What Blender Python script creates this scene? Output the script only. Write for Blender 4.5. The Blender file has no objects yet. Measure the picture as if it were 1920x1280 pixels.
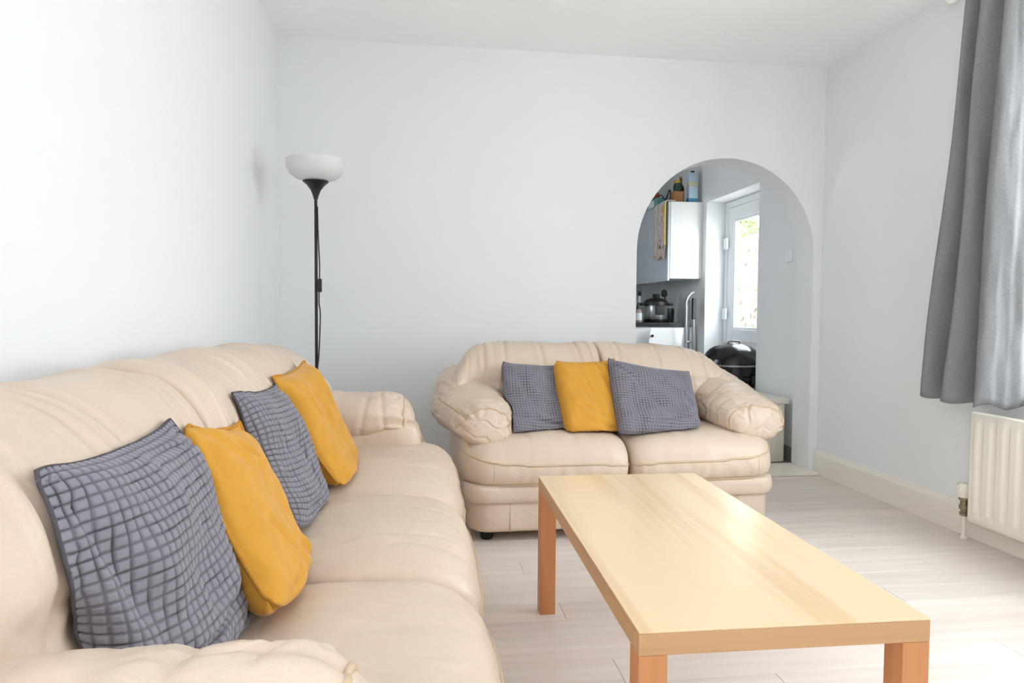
import bpy, bmesh, math, random
import numpy as np
from mathutils import Vector, Matrix, noise as mnoise

random.seed(7); np.random.seed(7)
scene = bpy.context.scene
COL = scene.collection
R = math.radians

# ---------------------------------------------------------------- camera
cam_d = bpy.data.cameras.new('camera'); cam = bpy.data.objects.new('camera', cam_d); COL.objects.link(cam)
cam_d.sensor_width = 36.0; cam_d.lens = 36.0 * 1280 / 1920; cam_d.clip_start = 0.05; cam_d.clip_end = 200
PSI, TH, RO = 0.13120, 0.042638, 0.00763
fw = Vector((math.sin(PSI) * math.cos(TH), math.cos(PSI) * math.cos(TH), -math.sin(TH)))
rt = Vector((math.cos(PSI), -math.sin(PSI), 0)); up = rt.cross(fw)
r2 = rt * math.cos(RO) + up * math.sin(RO); u2 = -rt * math.sin(RO) + up * math.cos(RO)
m = Matrix((r2, u2, -fw)).transposed().to_4x4(); m.translation = (0, 0, 1.0)
cam.matrix_world = m
scene.camera = cam

# ---------------------------------------------------------------- sky and exposure
world = bpy.data.worlds.new('sky'); scene.world = world; world.use_nodes = True
wn = world.node_tree.nodes; bg = wn['Background']
bg.inputs[0].default_value = (0.905, 0.95, 1.0, 1); bg.inputs[1].default_value = 11.0
vs = scene.view_settings
vs.view_transform = 'Standard'; vs.look = 'None'; vs.exposure = 0.28; vs.gamma = 1.0; vs.use_curve_mapping = False
scene.cycles.max_bounces = 8; scene.cycles.diffuse_bounces = 7; scene.cycles.glossy_bounces = 3; scene.cycles.min_light_bounces = 0
scene.cycles.transparent_max_bounces = 12; scene.cycles.sample_clamp_indirect = 8.0
scene.cycles.use_denoising = True; scene.cycles.adaptive_threshold = 0.05

# daylight openings (portals guide the sky's light through the window, the kitchen door and two added windows)
WIN_Y0, WIN_Y1, WIN_Z0, WIN_Z1 = 1.10, 2.72, 0.68, 2.20
FW_Y0, FW_Y1, FW_Z0, FW_Z1 = -1.45, 0.00, 0.80, 2.22      # unseen window added behind the camera for more daylight
XL0 = -0.80
def portal(name, loc, rot, sx, sy):
    l = bpy.data.lights.new(name, 'AREA'); l.shape = 'RECTANGLE'; l.size = sx; l.size_y = sy
    l.cycles.is_portal = True
    o = bpy.data.objects.new(name, l); COL.objects.link(o); o.location = loc; o.rotation_euler = rot
portal('window_portal', (2.76, (WIN_Y0 + WIN_Y1) / 2, (WIN_Z0 + WIN_Z1) / 2), (0, R(90), 0), WIN_Z1 - WIN_Z0, WIN_Y1 - WIN_Y0)
portal('door_portal', (2.86, 5.34, 1.0), (0, R(90), 0), 1.96, 0.96)
portal('added_kitchen_window_portal', (-.03, 5.1, 1.6), (0, R(-90), 0), .7, .5)  # serves the window added to light the kitchen
portal('added_side_window_portal', (XL0 - .31, (FW_Y0 + FW_Y1) / 2, (FW_Z0 + FW_Z1) / 2), (0, R(-90), 0), FW_Z1 - FW_Z0, FW_Y1 - FW_Y0)  # serves the unseen window added in the left wall

# ---------------------------------------------------------------- helpers
def obj(name, me, mat=None, parent=None, smooth=False):
    o = bpy.data.objects.new(name, me); COL.objects.link(o)
    if mat is not None and len(me.materials) == 0: me.materials.append(mat)
    if parent is not None: o.parent = parent
    if smooth:
        me.polygons.foreach_set('use_smooth', [True] * len(me.polygons))
    return o

def tag(o, label=None, cat=None, group=None, kind=None):
    if label: o['label'] = label
    if cat: o['category'] = cat
    if group: o['group'] = group
    if kind: o['kind'] = kind
    return o

def thing(name, label, cat, loc=(0, 0, 0), rz=0, group=None):
    o = bpy.data.objects.new(name, None); COL.objects.link(o)
    o.location = loc; o.rotation_euler = (0, 0, rz); o.empty_display_size = 0.1
    return tag(o, label, cat, group)

def box_me(name, x0, x1, y0, y1, z0, z1, bev=0.0, seg=2):
    bm = bmesh.new(); bmesh.ops.create_cube(bm, size=1.0)
    for v in bm.verts:
        v.co.x = x0 if v.co.x < 0 else x1; v.co.y = y0 if v.co.y < 0 else y1; v.co.z = z0 if v.co.z < 0 else z1
    if bev > 0:
        bmesh.ops.bevel(bm, geom=list(bm.edges), offset=bev, segments=seg, profile=0.5, affect='EDGES')
    me = bpy.data.meshes.new(name); bm.to_mesh(me); bm.free(); return me

def box(name, x0, x1, y0, y1, z0, z1, mat, parent=None, bev=0.0, seg=2):
    return obj(name, box_me(name, x0, x1, y0, y1, z0, z1, bev, seg), mat, parent, smooth=False)

def poly_me(name, verts, faces):
    me = bpy.data.meshes.new(name); me.from_pydata([tuple(v) for v in verts], [], faces); me.update(); return me

def prism(name, pts, axis, a0, a1, mat, parent=None):
    """closed 2-D outline extruded along an axis; pts are the two other coordinates in order"""
    n = len(pts); V = []
    for a in (a0, a1):
        for (p, q) in pts:
            V.append({'x': (a, p, q), 'y': (p, a, q), 'z': (p, q, a)}[axis])
    F = [list(range(n))[::-1], list(range(n, 2 * n))]
    F += [[i, (i + 1) % n, n + (i + 1) % n, n + i] for i in range(n)]
    me = poly_me(name, V, F)
    bm = bmesh.new(); bm.from_mesh(me); bmesh.ops.recalc_face_normals(bm, faces=bm.faces); bm.to_mesh(me); bm.free()
    return obj(name, me, mat, parent)

def lathe(name, prof, mat, parent=None, n=48, c=(0, 0), smooth=True):
    V, F = [], []
    k = len(prof)
    for i in range(n):
        a = 2 * math.pi * i / n
        for r, z in prof: V.append((c[0] + r * math.cos(a), c[1] + r * math.sin(a), z))
    for i in range(n):
        j = (i + 1) % n
        for q in range(k - 1): F.append((i * k + q, j * k + q, j * k + q + 1, i * k + q + 1))
    me = poly_me(name, V, F)
    bm = bmesh.new(); bm.from_mesh(me); bmesh.ops.remove_doubles(bm, verts=bm.verts, dist=1e-5)
    bmesh.ops.recalc_face_normals(bm, faces=bm.faces); bm.to_mesh(me); bm.free()
    o = obj(name, me, mat, parent, smooth)
    if smooth: sharp(o)
    return o

def sharp(o, ang=40):
    me = o.data
    bm = bmesh.new(); bm.from_mesh(me)
    for e in bm.edges:
        if len(e.link_faces) == 2 and e.calc_face_angle(0) > R(ang): e.smooth = False
    bm.to_mesh(me); bm.free()

def catmull(P, per=8, closed=False):
    P = np.asarray(P, float); n = len(P); out = []
    rng = n if closed else n - 1
    for i in range(rng):
        if closed: a, b, c, d = P[(i - 1) % n], P[i], P[(i + 1) % n], P[(i + 2) % n]
        else: a, b, c, d = P[max(i - 1, 0)], P[i], P[i + 1], P[min(i + 2, n - 1)]
        for t in np.arange(per) / per:
            out.append(0.5 * ((2 * b) + (c - a) * t + (2 * a - 5 * b + 4 * c - d) * t * t + (3 * b - a - 3 * c + d) * t ** 3))
    if not closed: out.append(P[-1])
    return np.array(out)

def tube(name, pts, r, mat, parent=None, n=8, closed=False):
    pts = np.asarray(pts, float); m_ = len(pts)
    rr = np.full(m_, r) if np.isscalar(r) else np.asarray(r, float)
    T = np.gradient(pts, axis=0) if not closed else np.roll(pts, -1, 0) - np.roll(pts, 1, 0)
    T /= np.linalg.norm(T, axis=1)[:, None] + 1e-12
    a = np.array([0, 0, 1.0]) if abs(T[0][2]) < 0.9 else np.array([1.0, 0, 0])
    N = np.cross(T[0], a); N /= np.linalg.norm(N)
    V = []
    for i in range(m_):
        N = N - T[i] * N.dot(T[i]); N /= np.linalg.norm(N) + 1e-12
        B = np.cross(T[i], N)
        for k in range(n):
            an = 2 * math.pi * k / n
            V.append(pts[i] + rr[i] * (math.cos(an) * N + math.sin(an) * B))
    F = []
    for i in range(m_ if closed else m_ - 1):
        j = (i + 1) % m_
        for k in range(n): F.append((i * n + k, i * n + (k + 1) % n, j * n + (k + 1) % n, j * n + k))
    if not closed:
        F.append(list(range(n))[::-1]); F.append(list(range((m_ - 1) * n, m_ * n)))
    return obj(name, poly_me(name, V, F), mat, parent, smooth=True)

def grid_obj(name, P, mat, parent=None, cap=True):
    """P: nu x nv x 3, closed in v; ends collapse to points"""
    nu, nv = P.shape[:2]
    V = P.reshape(-1, 3); F = []
    idx = np.arange(nu * nv).reshape(nu, nv)
    a = idx[:-1]; b = idx[1:]
    Q = np.stack([a, np.roll(a, -1, 1), np.roll(b, -1, 1), b], -1).reshape(-1, 4)
    me = poly_me(name, V, Q.tolist())
    bm = bmesh.new(); bm.from_mesh(me); bmesh.ops.remove_doubles(bm, verts=bm.verts, dist=2e-5)
    bmesh.ops.recalc_face_normals(bm, faces=bm.faces); bm.to_mesh(me); bm.free()
    return obj(name, me, mat, parent, smooth=True)

def grid_normals(P):
    du = np.gradient(P, axis=0); dv = np.roll(P, -1, 1) - np.roll(P, 1, 1)
    N = np.cross(dv, du); N /= np.linalg.norm(N, axis=2)[..., None] + 1e-9
    c = P.mean(axis=1, keepdims=True)
    s = np.sign(((P - c) * N).sum(axis=2).mean()); return N * (s if s != 0 else 1)

def sstep(a, b, x):
    t = np.clip((x - a) / (b - a), 0, 1); return t * t * (3 - 2 * t)

def fnoise(P, scale, seed=0.0):
    sh = P.shape[:-1]; Q = P.reshape(-1, 3) * scale
    return np.array([mnoise.noise(Vector((q[0] + seed, q[1] - seed, q[2] + 2 * seed))) for q in Q]).reshape(sh)

# ---------------------------------------------------------------- materials
def srgb(r, g, b):
    f = lambda c: (c / 255 / 12.92) if c / 255 <= 0.04045 else ((c / 255 + 0.055) / 1.055) ** 2.4
    return (f(r), f(g), f(b), 1)

def mat(name, col, rough=0.5, metal=0.0, spec=0.5, var=0.0, vscale=8.0, bump=0.0, bscale=60.0, sheen=0.0, coat=0.0):
    m_ = bpy.data.materials.new(name); m_.use_nodes = True
    nt = m_.node_tree; b = nt.nodes['Principled BSDF']
    c = srgb(*col)
    b.inputs['Base Color'].default_value = c
    b.inputs['Roughness'].default_value = rough; b.inputs['Metallic'].default_value = metal
    b.inputs['Specular IOR Level'].default_value = spec
    if sheen: b.inputs['Sheen Weight'].default_value = sheen; b.inputs['Sheen Roughness'].default_value = 0.4
    if coat: b.inputs['Coat Weight'].default_value = coat; b.inputs['Coat Roughness'].default_value = 0.1
    tc = nt.nodes.new('ShaderNodeTexCoord')
    if var:
        n = nt.nodes.new('ShaderNodeTexNoise'); n.inputs['Scale'].default_value = vscale; n.inputs['Detail'].default_value = 4
        nt.links.new(tc.outputs['Object'], n.inputs['Vector'])
        mx = nt.nodes.new('ShaderNodeMix'); mx.data_type = 'RGBA'
        mx.inputs[6].default_value = tuple(max(0, x * (1 - var)) for x in c[:3]) + (1,)
        mx.inputs[7].default_value = tuple(min(1, x * (1 + var)) for x in c[:3]) + (1,)
        nt.links.new(n.outputs['Fac'], mx.inputs[0]); nt.links.new(mx.outputs[2], b.inputs['Base Color'])
    if bump:
        n2 = nt.nodes.new('ShaderNodeTexNoise'); n2.inputs['Scale'].default_value = bscale; n2.inputs['Detail'].default_value = 3
        nt.links.new(tc.outputs['Object'], n2.inputs['Vector'])
        bp = nt.nodes.new('ShaderNodeBump'); bp.inputs['Strength'].default_value = bump; bp.inputs['Distance'].default_value = 0.01
        nt.links.new(n2.outputs['Fac'], bp.inputs['Height']); nt.links.new(bp.outputs['Normal'], b.inputs['Normal'])
    return m_

def leather_mat(name, col):
    m_ = bpy.data.materials.new(name); m_.use_nodes = True
    nt = m_.node_tree; b = nt.nodes['Principled BSDF']; N = nt.nodes.new; Lk = nt.links.new
    tc = N('ShaderNodeTexCoord')
    n = N('ShaderNodeTexNoise'); n.inputs['Scale'].default_value = 5; n.inputs['Detail'].default_value = 2; Lk(tc.outputs['Object'], n.inputs['Vector'])
    mx = N('ShaderNodeMix'); mx.data_type = 'RGBA'; c = srgb(*col)
    mx.inputs[6].default_value = (c[0] * .93, c[1] * .905, c[2] * .86, 1); mx.inputs[7].default_value = (min(1, c[0] * 1.05), min(1, c[1] * 1.05), min(1, c[2] * 1.05), 1)
    Lk(n.outputs['Fac'], mx.inputs[0]); Lk(mx.outputs[2], b.inputs['Base Color'])
    b.inputs['Roughness'].default_value = 0.42; b.inputs['Specular IOR Level'].default_value = 0.42
    # broad soft creases + fine grain
    w = N('ShaderNodeTexNoise'); w.inputs['Scale'].default_value = 9; w.inputs['Detail'].default_value = 3; w.inputs['Distortion'].default_value = 1.2
    Lk(tc.outputs['Object'], w.inputs['Vector'])
    b1 = N('ShaderNodeBump'); b1.inputs['Strength'].default_value = 0.35; b1.inputs['Distance'].default_value = 0.012; Lk(w.outputs['Fac'], b1.inputs['Height'])
    v = N('ShaderNodeTexVoronoi'); v.inputs['Scale'].default_value = 230; Lk(tc.outputs['Object'], v.inputs['Vector'])
    b2 = N('ShaderNodeBump'); b2.inputs['Strength'].default_value = 0.10; b2.inputs['Distance'].default_value = 0.002; Lk(v.outputs['Distance'], b2.inputs['Height'])
    Lk(b1.outputs['Normal'], b2.inputs['Normal']); Lk(b2.outputs['Normal'], b.inputs['Normal'])
    return m_

def wood_mat(name, col_a, col_b, axis, rough=0.38, gscale=1.0):
    """straight wood grain running along one object axis"""
    m_ = bpy.data.materials.new(name); m_.use_nodes = True
    nt = m_.node_tree; b = nt.nodes['Principled BSDF']; N = nt.nodes.new; Lk = nt.links.new
    tc = N('ShaderNodeTexCoord'); mp = N('ShaderNodeMapping')
    s = [26.0 * gscale] * 3; s[axis] = 1.1 * gscale; mp.inputs['Scale'].default_value = s
    Lk(tc.outputs['Object'], mp.inputs['Vector'])
    n = N('ShaderNodeTexNoise'); n.inputs['Scale'].default_value = 1.0; n.inputs['Detail'].default_value = 6; n.inputs['Roughness'].default_value = 0.6; n.inputs['Distortion'].default_value = 0.25
    Lk(mp.outputs['Vector'], n.inputs['Vector'])
    mp2 = N('ShaderNodeMapping'); s2 = [9.0 * gscale] * 3; s2[axis] = 0.55; mp2.inputs['Scale'].default_value = s2; Lk(tc.outputs['Object'], mp2.inputs['Vector'])
    n2 = N('ShaderNodeTexNoise'); n2.inputs['Scale'].default_value = 1.0; n2.inputs['Detail'].default_value = 2; Lk(mp2.outputs['Vector'], n2.inputs['Vector'])
    ad = N('ShaderNodeMath'); ad.operation = 'ADD'; Lk(n.outputs['Fac'], ad.inputs[0]); Lk(n2.outputs['Fac'], ad.inputs[1])
    cr = N('ShaderNodeValToRGB'); cr.color_ramp.elements[0].position = 0.78; cr.color_ramp.elements[1].position = 1.22
    cr.color_ramp.elements[0].color = srgb(*col_a); cr.color_ramp.elements[1].color = srgb(*col_b)
    Lk(ad.outputs[0], cr.inputs['Fac']); Lk(cr.outputs['Color'], b.inputs['Base Color'])
    b.inputs['Roughness'].default_value = rough; b.inputs['Specular IOR Level'].default_value = 0.6
    return m_

def plank_mat():
    m_ = bpy.data.materials.new('pale laminate'); m_.use_nodes = True
    nt = m_.node_tree; b = nt.nodes['Principled BSDF']; N = nt.nodes.new; Lk = nt.links.new
    tc = N('ShaderNodeTexCoord'); oi = N('ShaderNodeObjectInfo')
    ad = N('ShaderNodeVectorMath'); ad.operation = 'MULTIPLY_ADD'; ad.inputs[1].default_value = (1, 1, 1)
    cmb = N('ShaderNodeCombineXYZ'); ml = N('ShaderNodeMath'); ml.operation = 'MULTIPLY'; ml.inputs[1].default_value = 40
    Lk(oi.outputs['Random'], ml.inputs[0]); Lk(ml.outputs[0], cmb.inputs[0]); Lk(ml.outputs[0], cmb.inputs[2])
    Lk(tc.outputs['Object'], ad.inputs[0]); Lk(cmb.outputs[0], ad.inputs[2])
    mp = N('ShaderNodeMapping'); mp.inputs['Scale'].default_value = (1.6, 30, 30); Lk(ad.outputs[0], mp.inputs['Vector'])
    n = N('ShaderNodeTexNoise'); n.inputs['Scale'].default_value = 1; n.inputs['Detail'].default_value = 6; n.inputs['Distortion'].default_value = .4; Lk(mp.outputs[0], n.inputs['Vector'])
    cr = N('ShaderNodeValToRGB'); cr.color_ramp.elements[0].position = .3; cr.color_ramp.elements[1].position = .7
    cr.color_ramp.elements[0].color = srgb(212, 200, 191); cr.color_ramp.elements[1].color = srgb(226, 216, 208)
    Lk(n.outputs['Fac'], cr.inputs[0])
    hs = N('ShaderNodeHueSaturation'); mr = N('ShaderNodeMapRange'); mr.inputs['To Min'].default_value = .94; mr.inputs['To Max'].default_value = 1.04
    Lk(oi.outputs['Random'], mr.inputs['Value']); Lk(mr.outputs[0], hs.inputs['Value']); Lk(cr.outputs[0], hs.inputs['Color'])
    Lk(hs.outputs[0], b.inputs['Base Color']); b.inputs['Roughness'].default_value = .42; b.inputs['Specular IOR Level'].default_value = .45
    return m_

def glass_mat():
    m_ = bpy.data.materials.new('clear glass'); m_.use_nodes = True
    nt = m_.node_tree; N = nt.nodes.new; Lk = nt.links.new
    for n in list(nt.nodes): nt.nodes.remove(n)
    out = N('ShaderNodeOutputMaterial'); mx = N('ShaderNodeMixShader'); tr = N('ShaderNodeBsdfTransparent'); gl = N('ShaderNodeBsdfGlossy')
    gl.inputs['Roughness'].default_value = 0.02; mx.inputs[0].default_value = 0.05; tr.inputs[0].default_value = (.95, .97, .97, 1)
    Lk(tr.outputs[0], mx.inputs[1]); Lk(gl.outputs[0], mx.inputs[2]); Lk(mx.outputs[0], out.inputs[0])
    return m_

M = {}
M['wall'] = mat('grey white wall paint', (232, 233, 234), .75, spec=.25)
M['ceiling'] = mat('white ceiling paint', (249, 249, 250), .8, spec=.2)
M['gloss'] = mat('cream gloss paint', (236, 229, 217), .35, var=.02, vscale=3)
M['upvc'] = mat('white plastic', (240, 242, 245), .3)
M['plank'] = plank_mat()
M['subfloor'] = mat('dark floor joint', (150, 138, 128), .8)
M['leather'] = leather_mat('cream leather', (211, 192, 174))
M['pipe_leather'] = leather_mat('cream leather piping', (200, 176, 150))
M['black'] = mat('black plastic', (18, 17, 18), .4)
M['oak_top'] = wood_mat('pale oak veneer', (218, 187, 148), (228, 201, 163), 1, .26)
M['oak_edge'] = wood_mat('oak edge band', (178, 134, 92), (192, 150, 106), 0, .42)
M['oak_edge_y'] = wood_mat('oak side edge band', (178, 134, 92), (192, 150, 106), 1, .42)
M['oak_leg'] = wood_mat('oak leg veneer', (180, 116, 68), (198, 134, 84), 2, .45)
M['radiator'] = mat('cream radiator enamel', (238, 232, 218), .35)
M['metal'] = mat('tarnished brass', (150, 135, 112), .4, metal=.8)
M['steel'] = mat('brushed steel', (170, 170, 172), .3, metal=.9)
M['grey_tube'] = mat('grey metal tube', (150, 152, 155), .35, metal=.6)
M['gloss_white'] = mat('white gloss cabinet', (240, 240, 240), .18, coat=.3)
M['gloss_grey'] = mat('pale grey gloss door', (205, 212, 220), .12, coat=.5)
M['worktop'] = mat('black worktop', (30, 29, 32), .35, var=.2, vscale=80)
M['glass'] = glass_mat()
M['kitchen_tile'] = mat('grey kitchen floor', (150, 146, 142), .5, var=.06, vscale=6)
M['kitchen_skirt'] = mat('grey skirting tile', (160, 157, 152), .5, var=.05)

# ================================================================= THE ROOM
XL, XR, YB, H, YF = -0.80, 2.475, 3.996, 2.52, -1.55
WT = 0.197                                      # thickness of the arched wall
AX0, AX1, AZ = 1.281, 2.420, 1.378              # arch opening and spring height
KX0, KX1, KY1, KH = 0.2, 2.50, 7.6, 2.42        # kitchen
RY0, RY1, RZ = 4.86, 5.82, 1.985                # door recess in the kitchen wall

fl = tag(box('floor', XL, XR, YF, YB + WT, -0.06, -0.009, M['subfloor']), kind='structure')
PW, PL = 0.132, 1.21
plank_cache = {}
def plank_mesh(ln):
    k = round(ln, 3)
    if k not in plank_cache:
        me = box_me('plank', 0, ln - .0012, 0, PW - .0012, -0.009, 0, .0009, 1); me.materials.append(M['plank']); plank_cache[k] = me
    return plank_cache[k]
row = 0; y = YF
while y < YB - .02:
    x = XL - ((row * 0.43) % PL)
    while x < XR - .03:
        a, b_ = max(x, XL), min(x + PL, XR)
        if b_ - a > .02:
            o = bpy.data.objects.new('plank', plank_mesh(b_ - a)); COL.objects.link(o); o.parent = fl; o.location = (a, y, 0)
        x += PL
    y += PW; row += 1

tag(box('ceiling', XL - .3, XR + .3, YF - .1, YB + WT, H, H + .1, M['ceiling']), kind='structure')
tag(box('wall_front', XL - .3, XR + .3, YF - .12, YF, -.05, H + .05, M['wall']), kind='structure')

def arch_wall():
    n = 40; r = (AX1 - AX0) / 2; cx = (AX0 + AX1) / 2
    arc = [(cx + r * math.cos(math.pi - math.pi * i / n), AZ + r * math.sin(math.pi - math.pi * i / n)) for i in range(n + 1)]
    bm = bmesh.new()
    def quad(a, b, c, d):
        for yy in (YB, YB + WT):
            bm.faces.new([bm.verts.new((p[0], yy, p[1])) for p in (a, b, c, d)])
    zt = H + .05; x0, x1 = XL - .12, KX1 + .42
    quad((x0, -.05), (AX0, -.05), (AX0, AZ), (x0, AZ)); quad((AX1, -.05), (x1, -.05), (x1, AZ), (AX1, AZ))
    quad((x0, AZ), (AX0, AZ), (AX0, zt), (x0, zt)); quad((AX1, AZ), (x1, AZ), (x1, zt), (AX1, zt))
    for i in range(n): quad(arc[i], arc[i + 1], (arc[i + 1][0], zt), (arc[i][0], zt))
    path = [(AX0, -.05)] + arc + [(AX1, -.05)]
    for i in range(len(path) - 1):
        a, b = path[i], path[i + 1]
        f = bm.faces.new([bm.verts.new((a[0], YB, a[1])), bm.verts.new((b[0], YB, b[1])), bm.verts.new((b[0], YB + WT, b[1])), bm.verts.new((a[0], YB + WT, a[1]))])
        f.smooth = True
    bmesh.ops.remove_doubles(bm, verts=bm.verts, dist=1e-5); bmesh.ops.recalc_face_normals(bm, faces=bm.faces)
    me = bpy.data.meshes.new('wall_back'); bm.to_mesh(me); bm.free()
    o = obj('wall_back', me, M['wall']); sharp(o, 30)
    tag(o, kind='structure')
arch_wall()

def holed_wall(name, x0, x1, ya, yb, za, zb, hy0, hy1, hz0, hz1, mt):
    bm = bmesh.new()
    def cuboid(a0, a1, c0, c1):
        g = bmesh.ops.create_cube(bm, size=1)['verts']
        for v in g:
            v.co.x = x0 if v.co.x < 0 else x1; v.co.y = a0 if v.co.y < 0 else a1; v.co.z = c0 if v.co.z < 0 else c1
    cuboid(ya, hy0, za, zb); cuboid(hy1, yb, za, zb); cuboid(hy0, hy1, hz1, zb)
    if hz0 > za: cuboid(hy0, hy1, za, hz0)
    me = bpy.data.meshes.new(name); bm.to_mesh(me); bm.free()
    return tag(obj(name, me, mt), kind='structure')
holed_wall('wall_left', XL - .27, XL, YF - .1, YB + WT, -.05, H + .05, FW_Y0, FW_Y1, FW_Z0, FW_Z1, M['wall'])
holed_wall('wall_right', XR, XR + .27, YF - .1, YB + .001, -.05, H + .05, WIN_Y0, WIN_Y1, WIN_Z0, WIN_Z1, M['wall'])

def skirting(name, pts_len, place):
    """moulded skirting board: outline (depth, height) run along its length"""
    return pts_len
prof = [(0, 0), (.019, 0), (.019, .118), (.016, .128), (.010, .135), (.006, .146), (0, .148)]
tag(prism('baseboard_right', [(XR - d, z) for d, z in prof], 'y', YF, YB - .002, M['gloss']), kind='structure')
# prism along y gives (x, a, z)
tag(prism('baseboard_left', [(XL + d, z) for d, z in prof], 'y', YF, YB - .002, M['gloss']), kind='structure')
tag(prism('baseboard_back', [(YB - d, z) for d, z in prof], 'x', XL + .02, AX0 - .002, M['gloss']), kind='structure')
tag(box('trim_1', AX0 + .003, AX1 + .03, YB - .075, YB + WT + .004, .0005, .022, M['gloss'], bev=.004), kind='structure')

# window in the right wall
win = bpy.data.objects.new('window_1', None); COL.objects.link(win); win.location = (XR + .2, (WIN_Y0 + WIN_Y1) / 2, WIN_Z0)
tag(win, kind='structure')
wy = (WIN_Y1 - WIN_Y0) / 2; wh = WIN_Z1 - WIN_Z0
box('window_frame', -.03, .03, -wy, -wy + .06, 0, wh, M['upvc'], win, .006)
box('window_frame', -.03, .03, wy - .06, wy, 0, wh, M['upvc'], win, .006)
box('window_frame', -.03, .03, -wy + .06, wy - .06, 0, .06, M['upvc'], win, .006)
box('window_frame', -.03, .03, -wy + .06, wy - .06, wh - .06, wh, M['upvc'], win, .006)
for q in (-1, 1):
    box('mullion', -.028, .028, q * wy / 3 - .03, q * wy / 3 + .03, .06, wh - .06, M['upvc'], win, .006)
for q in (-1, 0, 1):
    yc = q * (2 * wy - .04) / 3
    box('pane', -.004, .004, yc - wy / 3 + .04, yc + wy / 3 - .04, .061, wh - .061, M['glass'], win)
box('window_sill', -.23, -.031, -wy - .04, wy + .04, -.028, .002, M['gloss'], win, .008)

# made-up window in the left wall, out of view, added to light the room
w2 = bpy.data.objects.new('added_window_2', None); COL.objects.link(w2); w2.location = (XL - .2, (FW_Y0 + FW_Y1) / 2, FW_Z0); tag(w2, kind='structure')
fx, fz = (FW_Y1 - FW_Y0) / 2, FW_Z1 - FW_Z0
for (a0, a1, c0, c1) in ((-fx, -fx + .06, 0, fz), (fx - .06, fx, 0, fz), (-fx + .06, fx - .06, 0, .06), (-fx + .06, fx - .06, fz - .06, fz)):
    box('window_frame', -.03, .03, a0, a1, c0, c1, M['upvc'], w2, .006)
box('mullion', -.028, .028, -.03, .03, .06, fz - .06, M['upvc'], w2, .006)
for q in (-1, 1): box('pane', -.004, .004, min(q * .031, q * (fx - .061)), max(q * .031, q * (fx - .061)), .061, fz - .061, M['glass'], w2)
box('window_sill', .031, .23, -fx - .04, fx + .04, -.028, .002, M['gloss'], w2, .008)

# ================================================================= KITCHEN BEHIND THE ARCH
tag(box('floor_kitchen', KX0, KX1 + .4, YB + WT, KY1, -.06, 0.0, M['kitchen_tile']), kind='structure')
tag(box('ceiling_kitchen', KX0 - .1, KX1 + .4, YB + WT, KY1 + .1, KH, KH + .1, M['ceiling']), kind='structure')
holed_wall('wall_kitchen_right', KX1, KX1 + .3, YB + WT, KY1 + .1, -.05, KH + .05, RY0, RY1, -.05, RZ, M['wall'])
holed_wall('wall_kitchen_left', KX0 - .2, KX0, YB + WT, KY1 + .1, -.05, KH + .05, 4.85, 5.35, 1.25, 1.95, M['wall'])
w3 = bpy.data.objects.new('added_window_3', None); COL.objects.link(w3); w3.location = (KX0 - .13, 5.1, 1.25); tag(w3, kind='structure')  # unseen window, added to brighten the kitchen
for (a0, a1, c0, c1) in ((-.25, -.21, 0, .7), (.21, .25, 0, .7), (-.21, .21, 0, .04), (-.21, .21, .66, .7)):
    box('window_frame', -.03, .03, a0, a1, c0, c1, M['upvc'], w3, .005)
box('pane', -.003, .003, -.209, .209, .041, .659, M['glass'], w3)
tag(box('wall_kitchen_far', KX0 - .1, KX1 + .4, KY1, KY1 + .1, -.05, KH + .05, M['wall']), kind='structure')
tag(box('baseboard_kitchen', KX1 - .014, KX1 - .001, YB + WT + .002, RY0 - .02, .001, .10, M['kitchen_skirt'], bev=.003), kind='structure')

# glazed back door standing in the recess
DX = KX1 + .205
door = bpy.data.objects.new('door_1', None); COL.objects.link(door); door.location = (DX, (RY0 + RY1) / 2, .0); tag(door, kind='structure')
dw = (RY1 - RY0) / 2
box('door_frame', -.03, .04, -dw + .002, -dw + .052, .03, RZ - .003, M['upvc'], door, .006)
box('door_frame', -.03, .04, dw - .052, dw - .002, .03, RZ - .003, M['upvc'], door, .006)
box('door_frame', -.03, .04, -dw + .052, dw - .052, RZ - .055, RZ - .003, M['upvc'], door, .006)
box('door_sill', -.03, .06, -dw + .002, dw - .002, .001, .03, M['upvc'], door, .006)
lf0, lf1 = -dw + .056, dw - .056
box('stile', -.024, .034, lf0, lf0 + .10, .034, RZ - .06, M['upvc'], door, .006)
box('stile', -.024, .034, lf1 - .10, lf1, .034, RZ - .06, M['upvc'], door, .006)
box('rail', -.024, .034, lf0 + .10, lf1 - .10, RZ - .17, RZ - .06, M['upvc'], door, .006)
box('rail', -.024, .034, lf0 + .10, lf1 - .10, .76, .87, M['upvc'], door, .006)
box('rail', -.024, .034, lf0 + .10, lf1 - .10, .034, .16, M['upvc'], door, .006)
box('pane', -.003, .003, lf0 + .10, lf1 - .10, .87, RZ - .17, M['glass'], door)
bd = .018
for (a0, a1, c0, c1) in ((lf0 + .10, lf0 + .10 + bd, .87, RZ - .17), (lf1 - .10 - bd, lf1 - .10, .87, RZ - .17), (lf0 + .10 + bd, lf1 - .10 - bd, .87, .87 + bd), (lf0 + .10 + bd, lf1 - .10 - bd, RZ - .17 - bd, RZ - .17)):
    box('glazing_bead', -.017, -.004, a0, a1, c0, c1, M['upvc'], door, .003)
box('lower_panel', -.010, .010, lf0 + .10, lf1 - .10, .16, .76, M['upvc'], door)
box('panel_moulding', -.022, -.011, lf0 + .15, lf0 + .165, .21, .71, M['upvc'], door, .003)
box('panel_moulding', -.022, -.011, lf1 - .165, lf1 - .15, .21, .71, M['upvc'], door, .003)
box('panel_moulding', -.022, -.011, lf0 + .165, lf1 - .165, .695, .71, M['upvc'], door, .003)
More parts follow.
